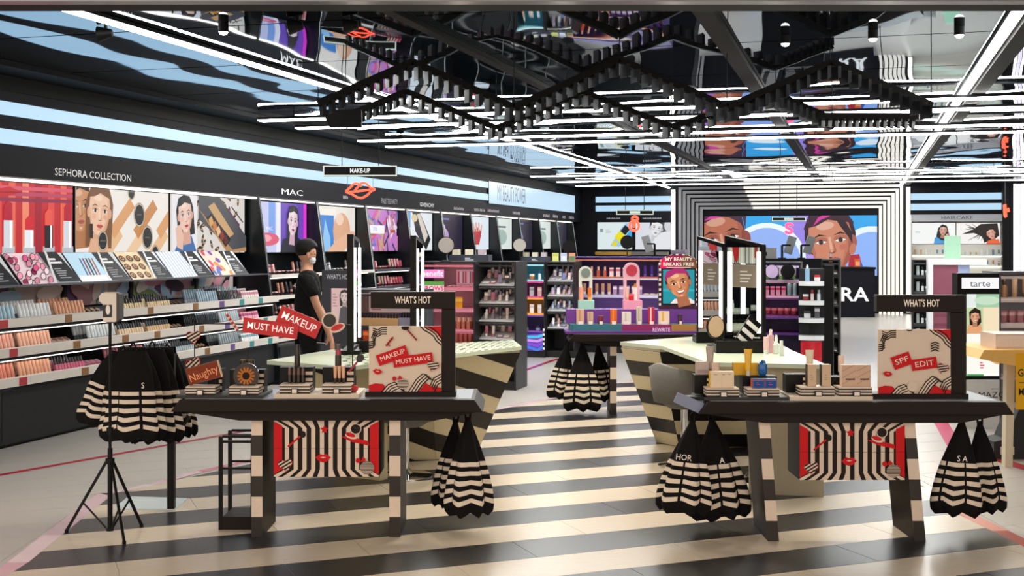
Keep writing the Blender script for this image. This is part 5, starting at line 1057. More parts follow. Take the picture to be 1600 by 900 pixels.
backblock(325, 347, 577, Yr+.14, zp1, 'black display block behind the brown slanted palette'); backblock(359, 413, 578, Yr+.14, zp1, 'black display block behind the sunflower palette')
backblock(437, 489, 574, Yr+.14, zp2, 'black display block behind the dark mascara tubes'); backblock(504, 553, 574, Yr+.14, zp2, 'black display block behind the nude lip tubes')
_, h, w_, p = riser(290, 336, 599, 612, Yr, zp1, 'striped riser under the slanted brown palette')
k = Yr/F; t = thing('makeup_palette', 'slanted brown palette box lettered Naughty in orange', 'palette', (p[0], p[1]+.05, p[2]), (0, -.26, 0)); MB().box(.0, 0, .0, .19, .03, .1, '6A2A12').box(.19, 0.002, .0, .196, .028, .1, 'D8B8A0').build('box', 'gloss', t); q = Print(.19, .1); q.R(.004, .004, .186, .096, '7A3216'); q.text('Naughty', .095, .045, .045, 'F0A070', .8, 6); q.build('lid_print', 'print', t, (0, -.0003, 0))
t.location.z += .0; t.location.x += .01
_, h, w_, p = riser(358, 404, 599, 612, Yr, zp1, 'striped riser under the round sunflower palette')
t = thing('round_palette', 'round dark palette with an orange sunflower on a striped riser', 'palette', (p[0]+w_/2, p[1]+.06, p[2])); q = Print(.2, .2); c_ = .075
MB().prism(ell(0, .055, .075, .075, 28, 0, -48, 228), 0, .02, 'y', '24130C').build('disc', 'gloss', t); q = Print(.2, .2, ox=-.1, oz=-.045)
for i in range(14): a = math.radians(i*360/14); q.poly(rrect(.1+.036*math.cos(a), .1+.036*math.sin(a), .03, .011, i*360/14), 'B86A22')
q.E(.1, .1, .022, .022, '1A0E08'); q.build('sunflower', 'print', t, (0, -.0005, 0))
for i in range(2): tag(MB().cyl((0, 0, 0), (0, 0, .05), .024, n=18, col='3A2A1C').cyl((0, 0, .05), (0, 0, .058), .02, n=18, col='5A4A30').build('brown_jar', 'gloss', None, ((381+11*i-800)*(Yr+.19)/F, Yr+.185, EYE+(HOR-578)*(Yr+.14)/F+.0005)), 'small dark brown jar on the block behind the sunflower palette', 'jar', 'brown jars behind the sunflower palette')
_, h, w_, p = riser(437, 484, 599, 613, Yr, zp2, 'striped riser under the dark mascara tubes')
for i in range(4):
    x = p[0]+.045+.026*i; hh = .09; tag(MB().cyl((x*0, 0, 0), (0, 0, hh*.55), .011, n=12, col='2A1A14').cyl((0, 0, hh*.55), (0, 0, hh), .011, .009, n=12, col='5A4034').build('mascara_tube', 'gloss', None, (x, p[1]+.07, p[2])), 'dark brown mascara tube standing on a striped riser', 'mascara', 'mascara tubes on the riser')
def tall_tube(px, py0, py1, wpx, Y, cols, lab, band=None):
    k = Y/F; r = wpx*k/2; h = (py1-py0)*k; t = thing('lip_colour_tube', lab, 'lip colour', ((px-800)*k, Y, EYE+(HOR-py1)*k), 0); MB().cyl((0, 0, 0), (0, 0, h*.5), r, n=16, col=cols[0]).build('tube', 'gloss', t); MB().cyl((0, 0, h*.5+.0005), (0, 0, h), r*.85, r*.75, n=16, col=cols[1]).build('cap', 'gloss', t)
    if band: MB().cyl((0, 0, h*.55), (0, 0, h*.75), r*.88, r*.84, n=16, col=band, cap=False).build('colour_band', 'gloss', t)
    return t
zb_ = EYE+(HOR-574)*(Yr+.14)/F
t = tall_tube(464.5, 540, 574, 9, Yr+.185, ('2A1814', '1E1210'), 'tall dark lip colour tube on the block behind the mascara tubes'); t.location.z = zb_+.0005
t = tall_tube(528.5, 539, 574, 10, Yr+.185, ('2A1E18', '4A423E'), 'tall dark lip colour tube with red band behind the nude lip tubes', 'A8203A'); t.location.z = zb_+.0005
_, h, w_, p = riser(503.5, 548, 600, 614, Yr, zp2, 'striped riser under the nude lip tubes')
for i in range(3):
    x = p[0]+.065+.024*i; tag(MB().cyl((0, 0, 0), (0, 0, .03), .006, .009, n=12, col='3A2A22').cyl((0, 0, .03), (0, 0, .1), .008, .0115, n=12, col='E0AE8C').build('nude_lip_tube', 'gloss', None, (x, p[1]+.07, p[2])), 'nude coloured lip tube with dark foot on a striped riser', 'lip tube', 'nude lip tubes on the riser')
# brush cut-out and little red lip cut-out
t = thing('brush_cutout', 'make-up brush cut-out with red handle and black head on a stick', 'cutout', at(556, 621, Yr+.1), 0); k = (Yr+.1)/F; t.location.z = zp2
MB().cyl((0, 0, 0), (0, 0, .09), .002, n=6).build('stick', 'satin_black', t); MB().bar((-.04, 0, .115), (.01, 0, .175), .008, .012, '9A1A22').build('handle', 'paint', t); MB().prism(ell(.026, .195, .022, .026, 18, -35), -.006, .006, 'y', '1A120E').build('brush_head', 'paint', t)
tag(MB().prism(ell(0, .022, .026, .02, 16), -.004, .004, 'y', RED).box(-.012, -.02, 0, .012, .02, .004, DARK).build('lip_cutout', 'paint', None, (at(553, 610, Yr+.06).x, Yr+.06, zp2)), 'small red lip cut-out beside the nude lip tubes', 'cutout')
# ---------------- wire garland with red boards ----------------
Yg = YL+.36; k = Yg/F; g = thing('wire_garland', 'black wire stand carrying hearts and red MAKEUP MUST HAVE boards', 'sign', at(304, 600, Yg)); g.location.z = ZT+.0025; ref = g.location
L = lambda px, py: (((px-800)*k)-ref.x, 0, EYE+(HOR-py)*k-ref.z)
MB().tube([(L(304, 600)[0], 0, 0), L(304, 505.5), L(551, 508), (L(551, 508)[0], 0, 0)], .0035, 8).build('wire', 'satin_black', g)
def board(px, py, wpx, hpx, rot, txt, hh, y, lab):
    c = L(px, py); w_, h_ = wpx*k, hpx*k; m = MB(); m.prism(rrect(0, 0, w_, h_, rot), 0, .008, 'y', 'C80E14'); o = m.build('red_board', 'paint', g, (c[0], y, c[2])); q = Print(1, 1); q.fit(txt, 0, 0, hh*k, wpx*.84*k, 'F8F4F0', rot, .004); q.build('board_lettering', 'softlit', o, (0, -.0005, 0))
board(423.5, 512.5, 86, 23, -7.5, 'MUST HAVE', 10.5, -.024, ''); board(467.5, 503, 68, 27, -24, 'MAKEUP', 11.5, -.012, '')
c = L(515.5, 500.5); m = MB(); m.prism(ell(0, 0, 12.5*k, 12.5*k, 28), 0, .008, 'y', CREAM); o = m.build('mirror_cutout', 'paint', g, (c[0], -.014, c[2])); MB().prism(ell(0, 0, 10*k, 10*k, 28), -.002, -.0005, 'y', '2A221A').build('mirror_disc', 'paint', o)
c = L(528, 512); m = MB(); m.prism(ell(0, 0, 12.5*k, 6.5*k, 24, 22), 0, .008, 'y', CREAM); o = m.build('powder_cutout', 'paint', g, (c[0], -.026, c[2])); MB().prism(ell(-.3*k, .9*k, 10*k, 4.3*k, 24, 22), -.002, -.0005, 'y', RED).build('powder_red', 'paint', o)
for px, py, r, rot in ((303, 526, 11, 10), (303, 569, 11.5, 24)):
    c = L(px, py); q = Print(40, 40); stripes_heart(q, 20, 20, r, rot); o = q.build('heart_print', 'print', g, (c[0]-20*k, -.0105, c[2]-20*k)); o.scale = (k, 1, k); MB().prism([(x*k, y*k) for x, y in heart(0, 0, r*1.04, rot)], 0, .006, 'y', RED).build('heart', 'paint', g, (c[0], -.01, c[2]))
c = L(363, 504); MB().bar((-8*k, -.008, 13*k), (9*k, -.008, -12*k), .008, .016, 'B8141C').build('lipstick_cutout', 'paint', g, c)
for i in range(4): f = -.7+.45*i; MB().bar((8.5*k*f, -.013, -12.5*k*f), (8.5*k*(f+.18), -.013, -12.5*k*(f+.18)), .002, .0165, CREAM).build('cutout_stripe', 'paint', g, c)
# ---------------- right table goods ----------------
Yp = YR+.05; Yr = Yp+.02; k = Yr/F
plate(1100, 1232, Yp, ZT, .02, '17130F', 'black display plate under the sunscreen boxes'); plate(1234, 1364, Yp, ZT, .024, 'DCCBB6', 'cream display plate under the tall beige cartons'); za, zb_ = ZT+.0205, ZT+.0245
backblock(1085, 1110, 586, Yr+.15, za, 'black display block behind the white and yellow box'); backblock(1160, 1214, 588, Yr+.15, za, 'black display block behind the blue boxes'); backblock(1228, 1262, 585, Yr+.16, zb_, 'black display block behind the tall beige cartons'); backblock(1298, 1318, 589, Yr+.15, zb_, 'black display block behind the diagonal-striped cartons')
def carton(px0, px1, py0, py1, Y, z, col, side, lab, d=.05, deco=None, grp=None):
    k = Y/F; w_, h = (px1-px0)*k, (py1-py0)*k; t = thing('product_carton', lab, 'carton', ((px0-800)*k, Y, z), 0, grp); MB().box(0, 0, 0, w_, d, h, col).build('box', 'paint', t); MB().box(-.002, .001, .0005, -.0003, d-.001, h, side).build('side_print', 'paint', t)
    q = Print(w_, h); 
    if deco: deco(q, w_, h); q.build('front_print', 'print', t, (0, -.0004, 0))
    return t
def d_lines(q, w_, h): q.lines(w_*.15, h*.8, w_*.25, 1, .01, .003, '8A7A6A'); q.lines(w_*.5, h*.8, w_*.2, 1, .01, .003, '8A7A6A'); q.lines(w_*.75, h*.82, w_*.2, 1, .01, .003, '8A7A6A'); q.R(w_*.48, 0, w_*.485, h, 'B8A890')
def d_diag(q, w_, h):
    for i in range(3): q.band([(0, h*(.1+.3*i)), (w_, h*(.45+.3*i))], .002, '8A7468')
    q.R(w_*.25, h*.3, w_*.9, h*.37, '5A4038')
def d_blue(q, w_, h): q.R(w_*.1, h*.08, w_*.9, h*.75, '1E4A9A'); q.lines(w_*.3, h*.55, w_*.4, 2, .01, .003, 'C86A6A'); q.R(0, h*.85, w_, h*.9, 'D8602A')
def d_small(q, w_, h): q.lines(w_*.3, h*.5, w_*.4, 3, .012, .003, '8A765E')
_, h, w_, p = riser(1104, 1155, 605, 618, Yr, za, 'striped riser under the white and yellow box'); carton(1110, 1147, 581, 606, Yr+.03, p[2], 'E2CDB0', 'E8B80E', 'white carton with yellow edge on a striped riser', deco=d_lines)
_, h, w_, p = riser(1168, 1218, 606, 618.5, Yr, za, 'striped riser under the two blue boxes')
for i in range(2): carton(1176+19.5*i, 1194.5+19.5*i, 593, 607, Yr+.03, p[2], '24508E', 'C8502A', 'blue carton with orange rim on a striped riser', deco=d_blue, grp='blue cartons on the sunscreen table')
_, h, w_, p = riser(1251, 1304, 605, 619, Yr, zb_, 'striped riser under two tall beige cartons')
for i in range(2): carton(1262+22.5*i, 1275.5+22.5*i, 572, 606, Yr+.03, p[2], 'CDB090', '2A211C', 'tall plain beige carton on a striped riser', deco=d_small, grp='tall beige cartons')
_, h, w_, p = riser(1311, 1363, 605, 619, Yr, zb_, 'striped riser under the diagonal-lined cartons')
for i in range(2): carton(1316+22.5*i, 1338+22.5*i, 572.5, 606, Yr+.03, p[2], 'CDA98E', 'E0C8B4', 'beige carton with diagonal lines and brown bar on a striped riser', deco=d_diag, grp='diagonal-lined cartons')
for px0, px1, y0, y1, lab in ((1146, 1168, 568.5, 588, 'yellow carton behind the white and yellow box'), (1172, 1186, 569, 588, 'yellow carton behind the yellow tube')):
    t = carton(px0, px1, y0, y1, Yr+.21, EYE+(HOR-588)*(Yr+.15)/F+.0005, 'D8A80C', 'B88A08', lab, .03, grp='yellow cartons')
def sq_tube(px, py0, py1, w0, w1, Y, z, col, cap, lab):
    k = Y/F; h = (py1-py0)*k; t = thing('squeeze_tube', lab, 'tube', ((px-800)*k, Y, z)); MB().cyl((0, 0, 0), (0, 0, h*.2), w1*k*.32, n=14, col=cap).build('cap', 'gloss', t)
    n = 14; m = MB(); vs = []
    for j, (z_, rx, ry) in enumerate(((h*.2, w1*k/2, w1*k/2.4), (h*.55, w1*k*.5, w1*k*.35), (h*.92, w0*k/2, .006), (h, w0*k/2, .003))):
        for i in range(n): a = 2*math.pi*i/n; vs.append((rx*math.cos(a), ry*math.sin(a), z_))
    m.add(vs, [(j*n+i, j*n+(i+1) % n, (j+1)*n+(i+1) % n, (j+1)*n+i) for j in range(3) for i in range(n)], col, True); m.add(vs[:n], [tuple(range(n-1, -1, -1))], col); m.add(vs[-n:], [tuple(range(n))], col); m.build('tube_body', 'gloss', t)
sq_tube(1169, 545.5, 587.5, 13, 10, Yr+.17, EYE+(HOR-588)*(Yr+.15)/F+.0005, 'E8B00A', 'D8D0C0', 'upright yellow sunscreen tube behind the blue boxes')
sq_tube(1118, 555, 604, 13, 11, Yr+.13, za, 'CDB09C', 'B8A08C', 'pale beige tube with dark dot behind the white and yellow box'); sq_tube(1109.5, 543, 586.5, 13, 10, Yr+.19, EYE+(HOR-586)*(Yr+.15)/F+.0005, 'A8988E', '8A6A5A', 'grey-brown tube standing highest on the sunscreen table')
sq_tube(1265, 548, 585, 13, 11, Yr+.2, EYE+(HOR-585)*(Yr+.16)/F+.0005, 'D8CDB4', 'C8BCA4', 'cream tube with green dot behind the tall beige cartons'); sq_tube(1314, 557, 589, 9, 9, Yr+.19, EYE+(HOR-589)*(Yr+.15)/F+.0005, 'E0C4B0', 'D0B8A8', 'pale pink tube behind the diagonal-lined cartons')
t = thing('blue_bottle', 'rounded bright blue sunscreen bottle behind the blue boxes', 'bottle', ((1191.5-800)*(Yr+.19)/F, Yr+.19, EYE+(HOR-588)*(Yr+.15)/F+.0005)); MB().lathe([(.018, 0), (.026, .012), (.029, .04), (.026, .066), (.018, .076)], n=20, col='1E64A8').build('bottle_body', 'gloss', t); MB().lathe([(.0175, .0765), (.02, .08), (.014, .088), (.004, .09)], n=16, col='174E88').build('cap', 'gloss', t)
tag(MB().box(0, 0, 0, .07, .06, .075, 'B8A8A0').box(.004, -.001, .01, .066, 0, .03, 'A08A88').build('small_carton', 'paint', None, ((1088-800)*(Yr+.18)/F, Yr+.165, EYE+(HOR-586)*(Yr+.15)/F+.0005)), 'greyish carton at the outer end of the sunscreen table', 'carton')
# grey tilted tablet panel at the table end
t = thing('tablet_stand', 'grey slanted tablet panel on a bracket at the end of the sunscreen table', 'panel', (at(1092, 640, YR+.12).x, YR+.1, ZT)); k = (YR+.05)/F
P = lambda px, py: ((px-1092)*k, EYE+(HOR-py)*k-ZT)
MB().prism([P(1049, 628), P(1056, 613), P(1097, 630), P(1092, 647)], -.06, -.045, 'y', '7E86A0').build('screen_plate', 'paint', t); MB().box(-.08, -.045, .0, .04, .05, .02).build('bracket', 'satin_black', t)
# ---------------- purple table dressing ----------------
Y3 = 12.05; k = Y3/F; zt = .812; X = lambda px: (px-800)*k; Zp = lambda py: EYE+(HOR-py)*k
t = thing('purple_plinth', 'stepped purple plinth on the centre promotion table', 'plinth', (X(884), Y3, zt)); w_ = X(1155)-X(884)
MB().box(0, 0, 0, w_, .48, Zp(518)-zt, '5C2A80').build('base_step', 'paint', t); MB().box(.05, .1, Zp(518)-zt, w_, .48, Zp(508)-zt, '2E6A78').build('middle_step', 'paint', t); z1 = Zp(508)-zt
for a, b, c in ((896, 973, '2E6E7C'), (973, 1051, '8A1E5E'), (1051, 1090, 'A87A3A')): MB().box(X(a)-X(884), .085, Zp(521)-zt, X(b)-X(884), .099, z1, c).build('step_panel', 'paint', t)
MB().box(0.02, .3, z1, w_, .48, Zp(486)-zt, '6A3490').build('top_step', 'paint', t); p = Print(1, .1); p.text('REWRITE', .08, .03, .038, 'D8C0E8', .8, 0, .01); p.build('lettering', 'softlit', t, (X(1005)-X(884)+.1, -.001, .01))
for a, b, y0, y1, c, c2, lab in ((901, 913, 483, 506, 'D0A48A', 'B88A70', 'rosy beige'), (918, 927, 487, 506, 'C8A890', 'A8886A', 'small beige'), (935, 943, 493, 506, '6A1A2A', '8A2A3A', 'small wine-red'), (954, 964, 484, 507, 'D8641A', 'F08A3A', 'orange'), (972, 986, 490, 509, 'DDD4D0', 'C8BCB8', 'white'), (995, 1003, 481, 508, 'C8C0B0', 'A8A090', 'tall grey'), (1013, 1023, 482, 508, 'B81A3A', 'F0D8D8', 'crimson'), (1029, 1046, 489, 509, 'E8CFC0', 'E0B040', 'peach with gold stripe'), (1060, 1066, 493, 508, '3A2030', '5A3040', 'dark plum')):
    k_ = Y3+.13; kk = k_/F; tt = thing('skincare_carton', lab+' skincare carton on the purple plinth', 'carton', ((a-800)*kk, k_, zt+z1+.0005)); MB().box(0, 0, 0, (b-a)*kk, .06, (y1-y0)*kk, c).build('box', 'paint', tt); MB().box((b-a)*kk*.3, -.002, .02, (b-a)*kk*.5, -.0003, (y1-y0)*kk-.004, c2).build('front_stripe', 'paint', tt); MB().box((b-a)*kk*.2, -.03, 0, (b-a)*kk*.8, -.02, .03, 'E8E0E0').build('price_tag', 'paint', tt)
def arch(px, py0, py1, wpx, Y, z, col, dcol, base, lab):
    k = Y/F; w_ = wpx*k; h = EYE+(HOR-py0)*k-z; t = thing('arch_display', lab, 'display', ((px-800)*k, Y, z), 0, 'arched displays on the purple plinth'); r = w_/2; b = .03
    o = [(-r, 0), (-r, h-r)]+ell(0, h-r, r, r, 14, 0, 0, 180)[::-1][1:]+[(r, 0)]; i = [(r-b, 0), (r-b, h-2.2*r)]+[(-r+b, h-2.2*r), (-r+b, 0)]
    MB().prism(o[:-1]+[(r, 0)]+i, 0, .05, 'y', col).build('arch_frame', 'paint', t); MB().cyl((0, -.004, h-r), (0, -.012, h-r), r*.7, n=24, col=dcol).build('disc', 'paint', t); MB().box(-r*1.15, -.14, 0, r*1.15, -.002, .09, base).build('podium', 'paint', t)
    return t
zp_ = Zp(486)
arch(915, 416, 480, 21, Y3+.45, zp_, 'DDE4E0', '7A8A86', '9ED0CC', 'mint white arch display with grey disc on the purple plinth'); arch(987, 410, 478, 25, Y3+.45, zp_, 'EAB8CE', 'C0304A', 'E89ABC', 'pink arch display with red disc on the purple plinth')
for px, c1, c2, kd, lab in ((908, 'E8A08A', 'E8E8E4', 'pump', 'mint'), (921, 'D8701A', 'E8A050', 'tube', 'mint'), (980, 'E8C0B0', 'D8A090', 'tube', 'pink'), (992, 'E8E0E0', 'D8A020', 'pump', 'pink'), (987, 'C01A3A', 'D84A5A', 'jar', 'pink')):
    o = product(kd, c1, c2, ((px-800)*(Y3+.38)/F, Y3+.375, zp_+.0905), 0, f'{NOUN[kd]} on the podium of the {lab} arch display' if kd != 'jar' else 'red jar on the podium of the pink arch display', 'skincare on arch podiums'); o.scale = (1, 1, 1)
# portrait stand
k = (Y3+.42)/F; X2 = lambda px: (px-1028)*k; z0 = zp_; Z2 = lambda py: EYE+(HOR-py)*k-z0
t = thing('portrait_stand', 'arched stand reading MY BEAUTY BREAKS FREE over a smiling portrait', 'sign', ((1028-800)*k, Y3+.36, z0)); Wd = X2(1090)
o = [(0, 0), (0, Z2(416))]+[(Wd/2+Wd/2*math.cos(math.radians(180-a)), Z2(416)+(Z2(397)-Z2(416))*math.sin(math.radians(a))) for a in range(15, 180, 15)]+[(Wd, Z2(416)), (Wd, 0)]
MB().prism(o, 0, .05, 'y', '3A0E2E').build('board', 'paint', t)
p = Print(62, 100)
for i in range(9): a = math.radians(8+164*i/8.5); p.poly(rrect(31-29*math.cos(a), 74+17*math.sin(a), 4, 5, 90-math.degrees(a)), 'E8DCD4' if i % 1 == 0 else '111111')
for i in range(8): p.R(.5, 6+8.4*i, 3.4, 10+8.4*i, 'E8DCD4'); p.R(58.6, 6+8.4*i, 61.5, 10+8.4*i, 'E8DCD4')
p.poly([(2, 69), (60, 69), (58, 84), (46, 91), (16, 91), (4, 84)], '8A1846'); p.poly([(30, 69), (60, 69), (58, 84), (46, 91), (38, 91)], '6A4432'); p.poly([(2, 69), (14, 69), (10, 88), (4, 84)], 'D81A5A')
p.fit('MY BEAUTY', 31, 84, 6, 42, 'F4E4DC', 0, .012); p.fit('BREAKS FREE', 31, 75.5, 6, 48, 'F4E4DC', 0, .012); p.R(12, 70, 50, 71, 'E8D0D0')
p.R(5, 8, 57, 68, '14101A'); p.R(6.5, 9.5, 55.5, 67, '1E8AA0'); p.R(6.5, 30, 55.5, 34, '2AA0B4'); p.poly([(18, 9.5), (24, 17), (46, 20), (55.5, 14), (55.5, 9.5)], 'DDD6DC'); p.poly([(30, 14), (42, 18), (44, 34), (28, 30)], 'A05E42')
p.face(31, 43, 46, 'C08460', '2A1A16', 14, 0, 'A04A44', '9E6448', smile=True, cap='9A2A6A', back=True)
o = p.build('portrait_print', 'softlit', t, (0, -.001, 0)); o.scale = (k, 1, Z2(397)/93)
# ================= BAGS =================
def bag_mesh(h, wd, dp, seed, n=6, tw=0):
    r = random.Random(seed); ph = r.uniform(0, 6); A, J = 60, 43; prof = [(0, .07+tw), (.08, .17+tw), (.2, .33+tw), (.35, .52+tw*.8), (.5, .71+tw*.5), (.7, .9), (.86, 1.0), (.95, .96), (1, .78)]
    def rad(j):
        for (a, ra), (b, rb) in zip(prof[:-1], prof[1:]):
            if a <= j <= b: return ra+(rb-ra)*(j-a)/(b-a)
        return prof[-1][1]
    m = MB(); vs = []
    for jj in range(J+1):
        j = jj/J
        for i in range(A):
            th = 2*math.pi*i/A; fo = abs(((n*th+ph+.5*math.sin(2*th+ph)) / math.pi) % 2-1); f = 1-.24*min(1, j*2)*(1-fo)+.05*math.sin(3*th+ph)
            sc = -.06*h*fo*max(0, (j-.6)/.4)
            vs.append((wd*rad(j)*f*math.cos(th), dp*rad(j)*f*math.sin(th), -h*j*(.965)+sc))
    for jj in range(J):
        j = (jj+.5)/J
        for i in range(A):
            th = 2*math.pi*(i+.5)/A; stripe = .5 < j < .87 and (jj-15) % 3 != 2 and False
            q = int((j-.46)/.42*9) if .46 < j < .88 else -1
            fo = abs(((n*th+ph) / math.pi) % 2-1)
            col = 'E4D5C2' if q >= 0 and q % 2 == 0 and fo > .1 else '0E0C0D'
            m.add([vs[jj*A+i], vs[jj*A+(i+1) % A], vs[(jj+1)*A+(i+1) % A], vs[(jj+1)*A+i]], [(3, 2, 1, 0)], col, True)
    m.add(vs[J*A:], [tuple(range(A))], '0E0C0D')
    # merge rows
    return m
def weld(me):
    b = bmesh.new(); b.from_mesh(me); bmesh.ops.remove_doubles(b, verts=b.verts, dist=.0002); b.to_mesh(me); b.free()
def bag(px, py0, py1, wpx, Y, seed, lab, group, txt=None, tilt=0, dp=.1, n=6, tw=0):
    k = Y/F; h = (py1-py0)*k; t = thing('shopping_bag', lab, 'bag', at(px, py0, Y), (0, tilt, 0), group)
    me = bag_mesh(h, wpx*k/2, dp, seed, n, tw).mesh('bag_body'); weld(me); me.materials.append(MATS['fabric']); place('bag_body', me, t)
    MB().tube([(-.012, 0, -.02), (-.016, 0, .03), (0, 0, .05), (.016, 0, .03), (.012, 0, -.02)], .006, 6, '0E0C0D').build('handle', 'fabric', t)
    if txt:
        q = Print(1, 1); q.text(txt[0], txt[1]*k, (txt[2]-3)*k, 9*k, 'D8CCC0', .9); q.build('lettering', 'softlit', t, (0, -dp*(.66+tw*.8)-.008, -h*.4))
G = 'striped shopping bags hung at the displays'
bag(731, 652, 802, 84, 7.2, 1, 'front striped black shopping bag at the end of the lip product table', G, None, .0, .12, 7); bag(712, 655, 790, 64, 7.36, 2, 'striped shopping bag behind another at the end of the lip product table', G, None, .06, .07)
bag(1082, 657, 800, 92, 7.02, 3, 'striped shopping bag lettered HOR at the outer end of the sunscreen table', G, ('HOR', -10, 4), .12, .1, 6); bag(1112, 655, 808, 104, 7.2, 4, 'wide striped shopping bag with a single letter A under the sunscreen table', G, ('A', 8, 2), -.08, .1, 7)
bag(1503, 655, 802, 84, 7.05, 5, 'black shopping bag with grey stripes at the right end of the sunscreen table', G, ('S A', -4, 3), .06, .11, 5); bag(1531, 658, 798, 74, 7.2, 6, 'striped shopping bag with narrow folds next to the red floor ribbon', G, None, -.06, .09, 8)
for i, (px, y1, w_, lab, tl) in enumerate(((886, 622, 50, 'striped shopping bag at the outer end of the purple table', .14), (910, 640, 68, 'striped shopping bag hanging lowest at the purple table', .02), (934, 626, 46, 'striped shopping bag beside the banded leg of the purple table', -.1))): bag(px, 538, y1, w_, (12.25, 12.15, 12.3)[i], 10+i, lab, G, None, tl, .13, 6)
# bag stand
p0 = fl(268, 797); t = thing('bag_stand', 'black bag stand with glass foot plate beside the wall shelves', 'stand', (p0.x, p0.y, .0035)); k = p0.y/F; zt = EYE+(HOR-543)*k
q = [fl(a, b)-p0 for a, b in ((178, 797), (274, 798), (293, 781), (200, 778))]
MB().prism([(v.x, v.y) for v in q], 0, .008, 'z', 'BFD0D6').build('foot_plate', 'gloss', t)
MB().box(-.022, -.022, .008, .022, .022, zt).build('post', 'satin_black', t); MB().box(-.34, -.02, zt-.04, .022, .02, zt).build('cross_bar', 'satin_black', t); MB().bar((-.0, 0, .42), (.14, -.1, .62), .02, .02).build('brace', 'satin_black', t)
for i in range(4): MB().tube([(-.30+.085*i, -.02, zt-.015), (-.30+.085*i, -.09, zt-.03), (-.30+.085*i, -.1, zt-.0)], .005, 6).build('hook', 'satin_black', t)
for i, (px, y0, y1, w_, Y, lab, txt, tl) in enumerate(((208, 548, 688, 112, 7.53, 'large striped bag in the middle of the bag stand', ('S', 20, 6), .0), (165, 552, 672, 92, 7.66, 'striped bag swinging to the wall side of the bag stand', None, .28), (238, 546, 690, 96, 7.64, 'striped bag with SE lettering on the bag stand next to the post', ('SE', 0, 6), -.03), (262, 550, 684, 70, 7.9, 'striped bag behind the post of the bag stand', None, -.12))):
    bag(px if i != 1 else 190, y0, y1, w_, Y, 20+i, lab, 'striped bags on the bag stand', txt, tl, .06, 7, .3)
# ---------------- tripod with dispenser ----------------
c = fl(172, 838); t = thing('tripod_stand', 'slim black tripod stand in front of the bag stand', 'tripod', (c.x, c.y, .0032)); k = c.y/F; Z = lambda py: EYE+(HOR-py)*k-.0032
MB().cyl((0, 0, .035), (0, 0, Z(700)), .014, n=12).build('lower_pole', 'satin_black', t); MB().cyl((0, 0, Z(700)), (0, 0, Z(503)), .009, n=12).build('upper_pole', 'satin_black', t); MB().cyl((0, 0, Z(678)), (0, 0, Z(668)), .02, n=12).build('clamp', 'satin_black', t)
hub = (0, 0, Z(720)); MB().cyl((0, 0, Z(724)), (0, 0, Z(716)), .026, n=14).build('hub', 'satin_black', t); MB().cyl((0, 0, .03), (0, 0, .045), .022, n=14).build('lower_hub', 'satin_black', t)
for a, b in ((104, 833), (194, 851), (221, 824)):
    f = fl(a, b)-c; lg = MB().bar((f.x*.07, f.y*.07, hub[2]), (f.x, f.y, .012), .013, .013).build('leg', 'satin_black', t); MB().cyl((f.x, f.y, .001), (f.x, f.y, .018), .011, n=10).build('rubber_foot', 'black', lg)
    MB().bar((f.x*.06, f.y*.06, .038), (f.x*.62, f.y*.62, hub[2]*.42), .008, .008).build('brace', 'satin_black', t)
d = thing('gel_dispenser', 'white rounded gel dispenser with black nozzle on the tripod pole', 'dispenser', (c.x+.0, c.y, .0032+Z(503)+.0005)); H_ = Z(457)-Z(503)
b = [(-.03, 0), (.045, 0), (.06, .02), (.06, H_-.015), (.045, H_), (-.035, H_), (-.05, H_-.015), (-.055, H_*.72), (-.03, H_*.6)]
MB().prism(b, -.04, .04, 'y', 'D8CDC2').build('housing', 'gloss', d, bevel=.006); MB().prism([(.05, .0), (.066, .015), (.066, H_-.01), (.05, H_)], -.042, .042, 'y', '3A3634').build('back_plate', 'paint', d)
MB().prism(rrect(-.002, H_*.38, .052, H_*.42, 0), -.0425, -.0405, 'y', '17130F').build('window', 'paint', d); MB().prism(ell(.002, H_*.42, .013, .028, 16), -.044, -.0427, 'y', 'E8E0D8').build('drop_mark', 'paint', d); MB().cyl((-.045, 0, H_*.8), (-.068, 0, H_*.74), .012, n=12, col='2A2624').build('nozzle', 'paint', d)
# ---------------- black rack ----------------
c = fl(345, 828); k = c.y/F; w_ = 50*k; Zr = lambda py: EYE+(HOR-py)*k
t = thing('folded_step_rack', 'black open metal rack standing beside the banded table leg', 'rack', (c.x, c.y, .0032)); b = .011
for x in (0, w_):
    for y in (0, .24): MB().box(x-b, y-b, 0, x+b, y+b, Zr(683)).build('upright', 'satin_black', t)
for y in (0, .24):
    for py in (681, 689): MB().box(b, y-.008, Zr(py)-.014, w_-b, y+.008, Zr(py)).build('top_bar', 'satin_black', t)
    MB().box(b, y-.008, Zr(731)-.012, w_-b, y+.008, Zr(731)).build('middle_bar', 'satin_black', t)
MB().box(b+.0005, -.01, .0, w_-b-.0005, .25, 20*k).build('bottom_box', 'table_brown', t)
t = thing('cable_loop', 'thin black cable loop hanging under the lip product table', 'cable', at(302, 642, YL+.15)); MB().tube([(x*.004, 0, z*.004) for x, z in ((-3, 2), (-4, -1), (-1, -4), (3, -4), (5, -1), (4, 4))], .003, 6).build('cable', 'satin_black', t)
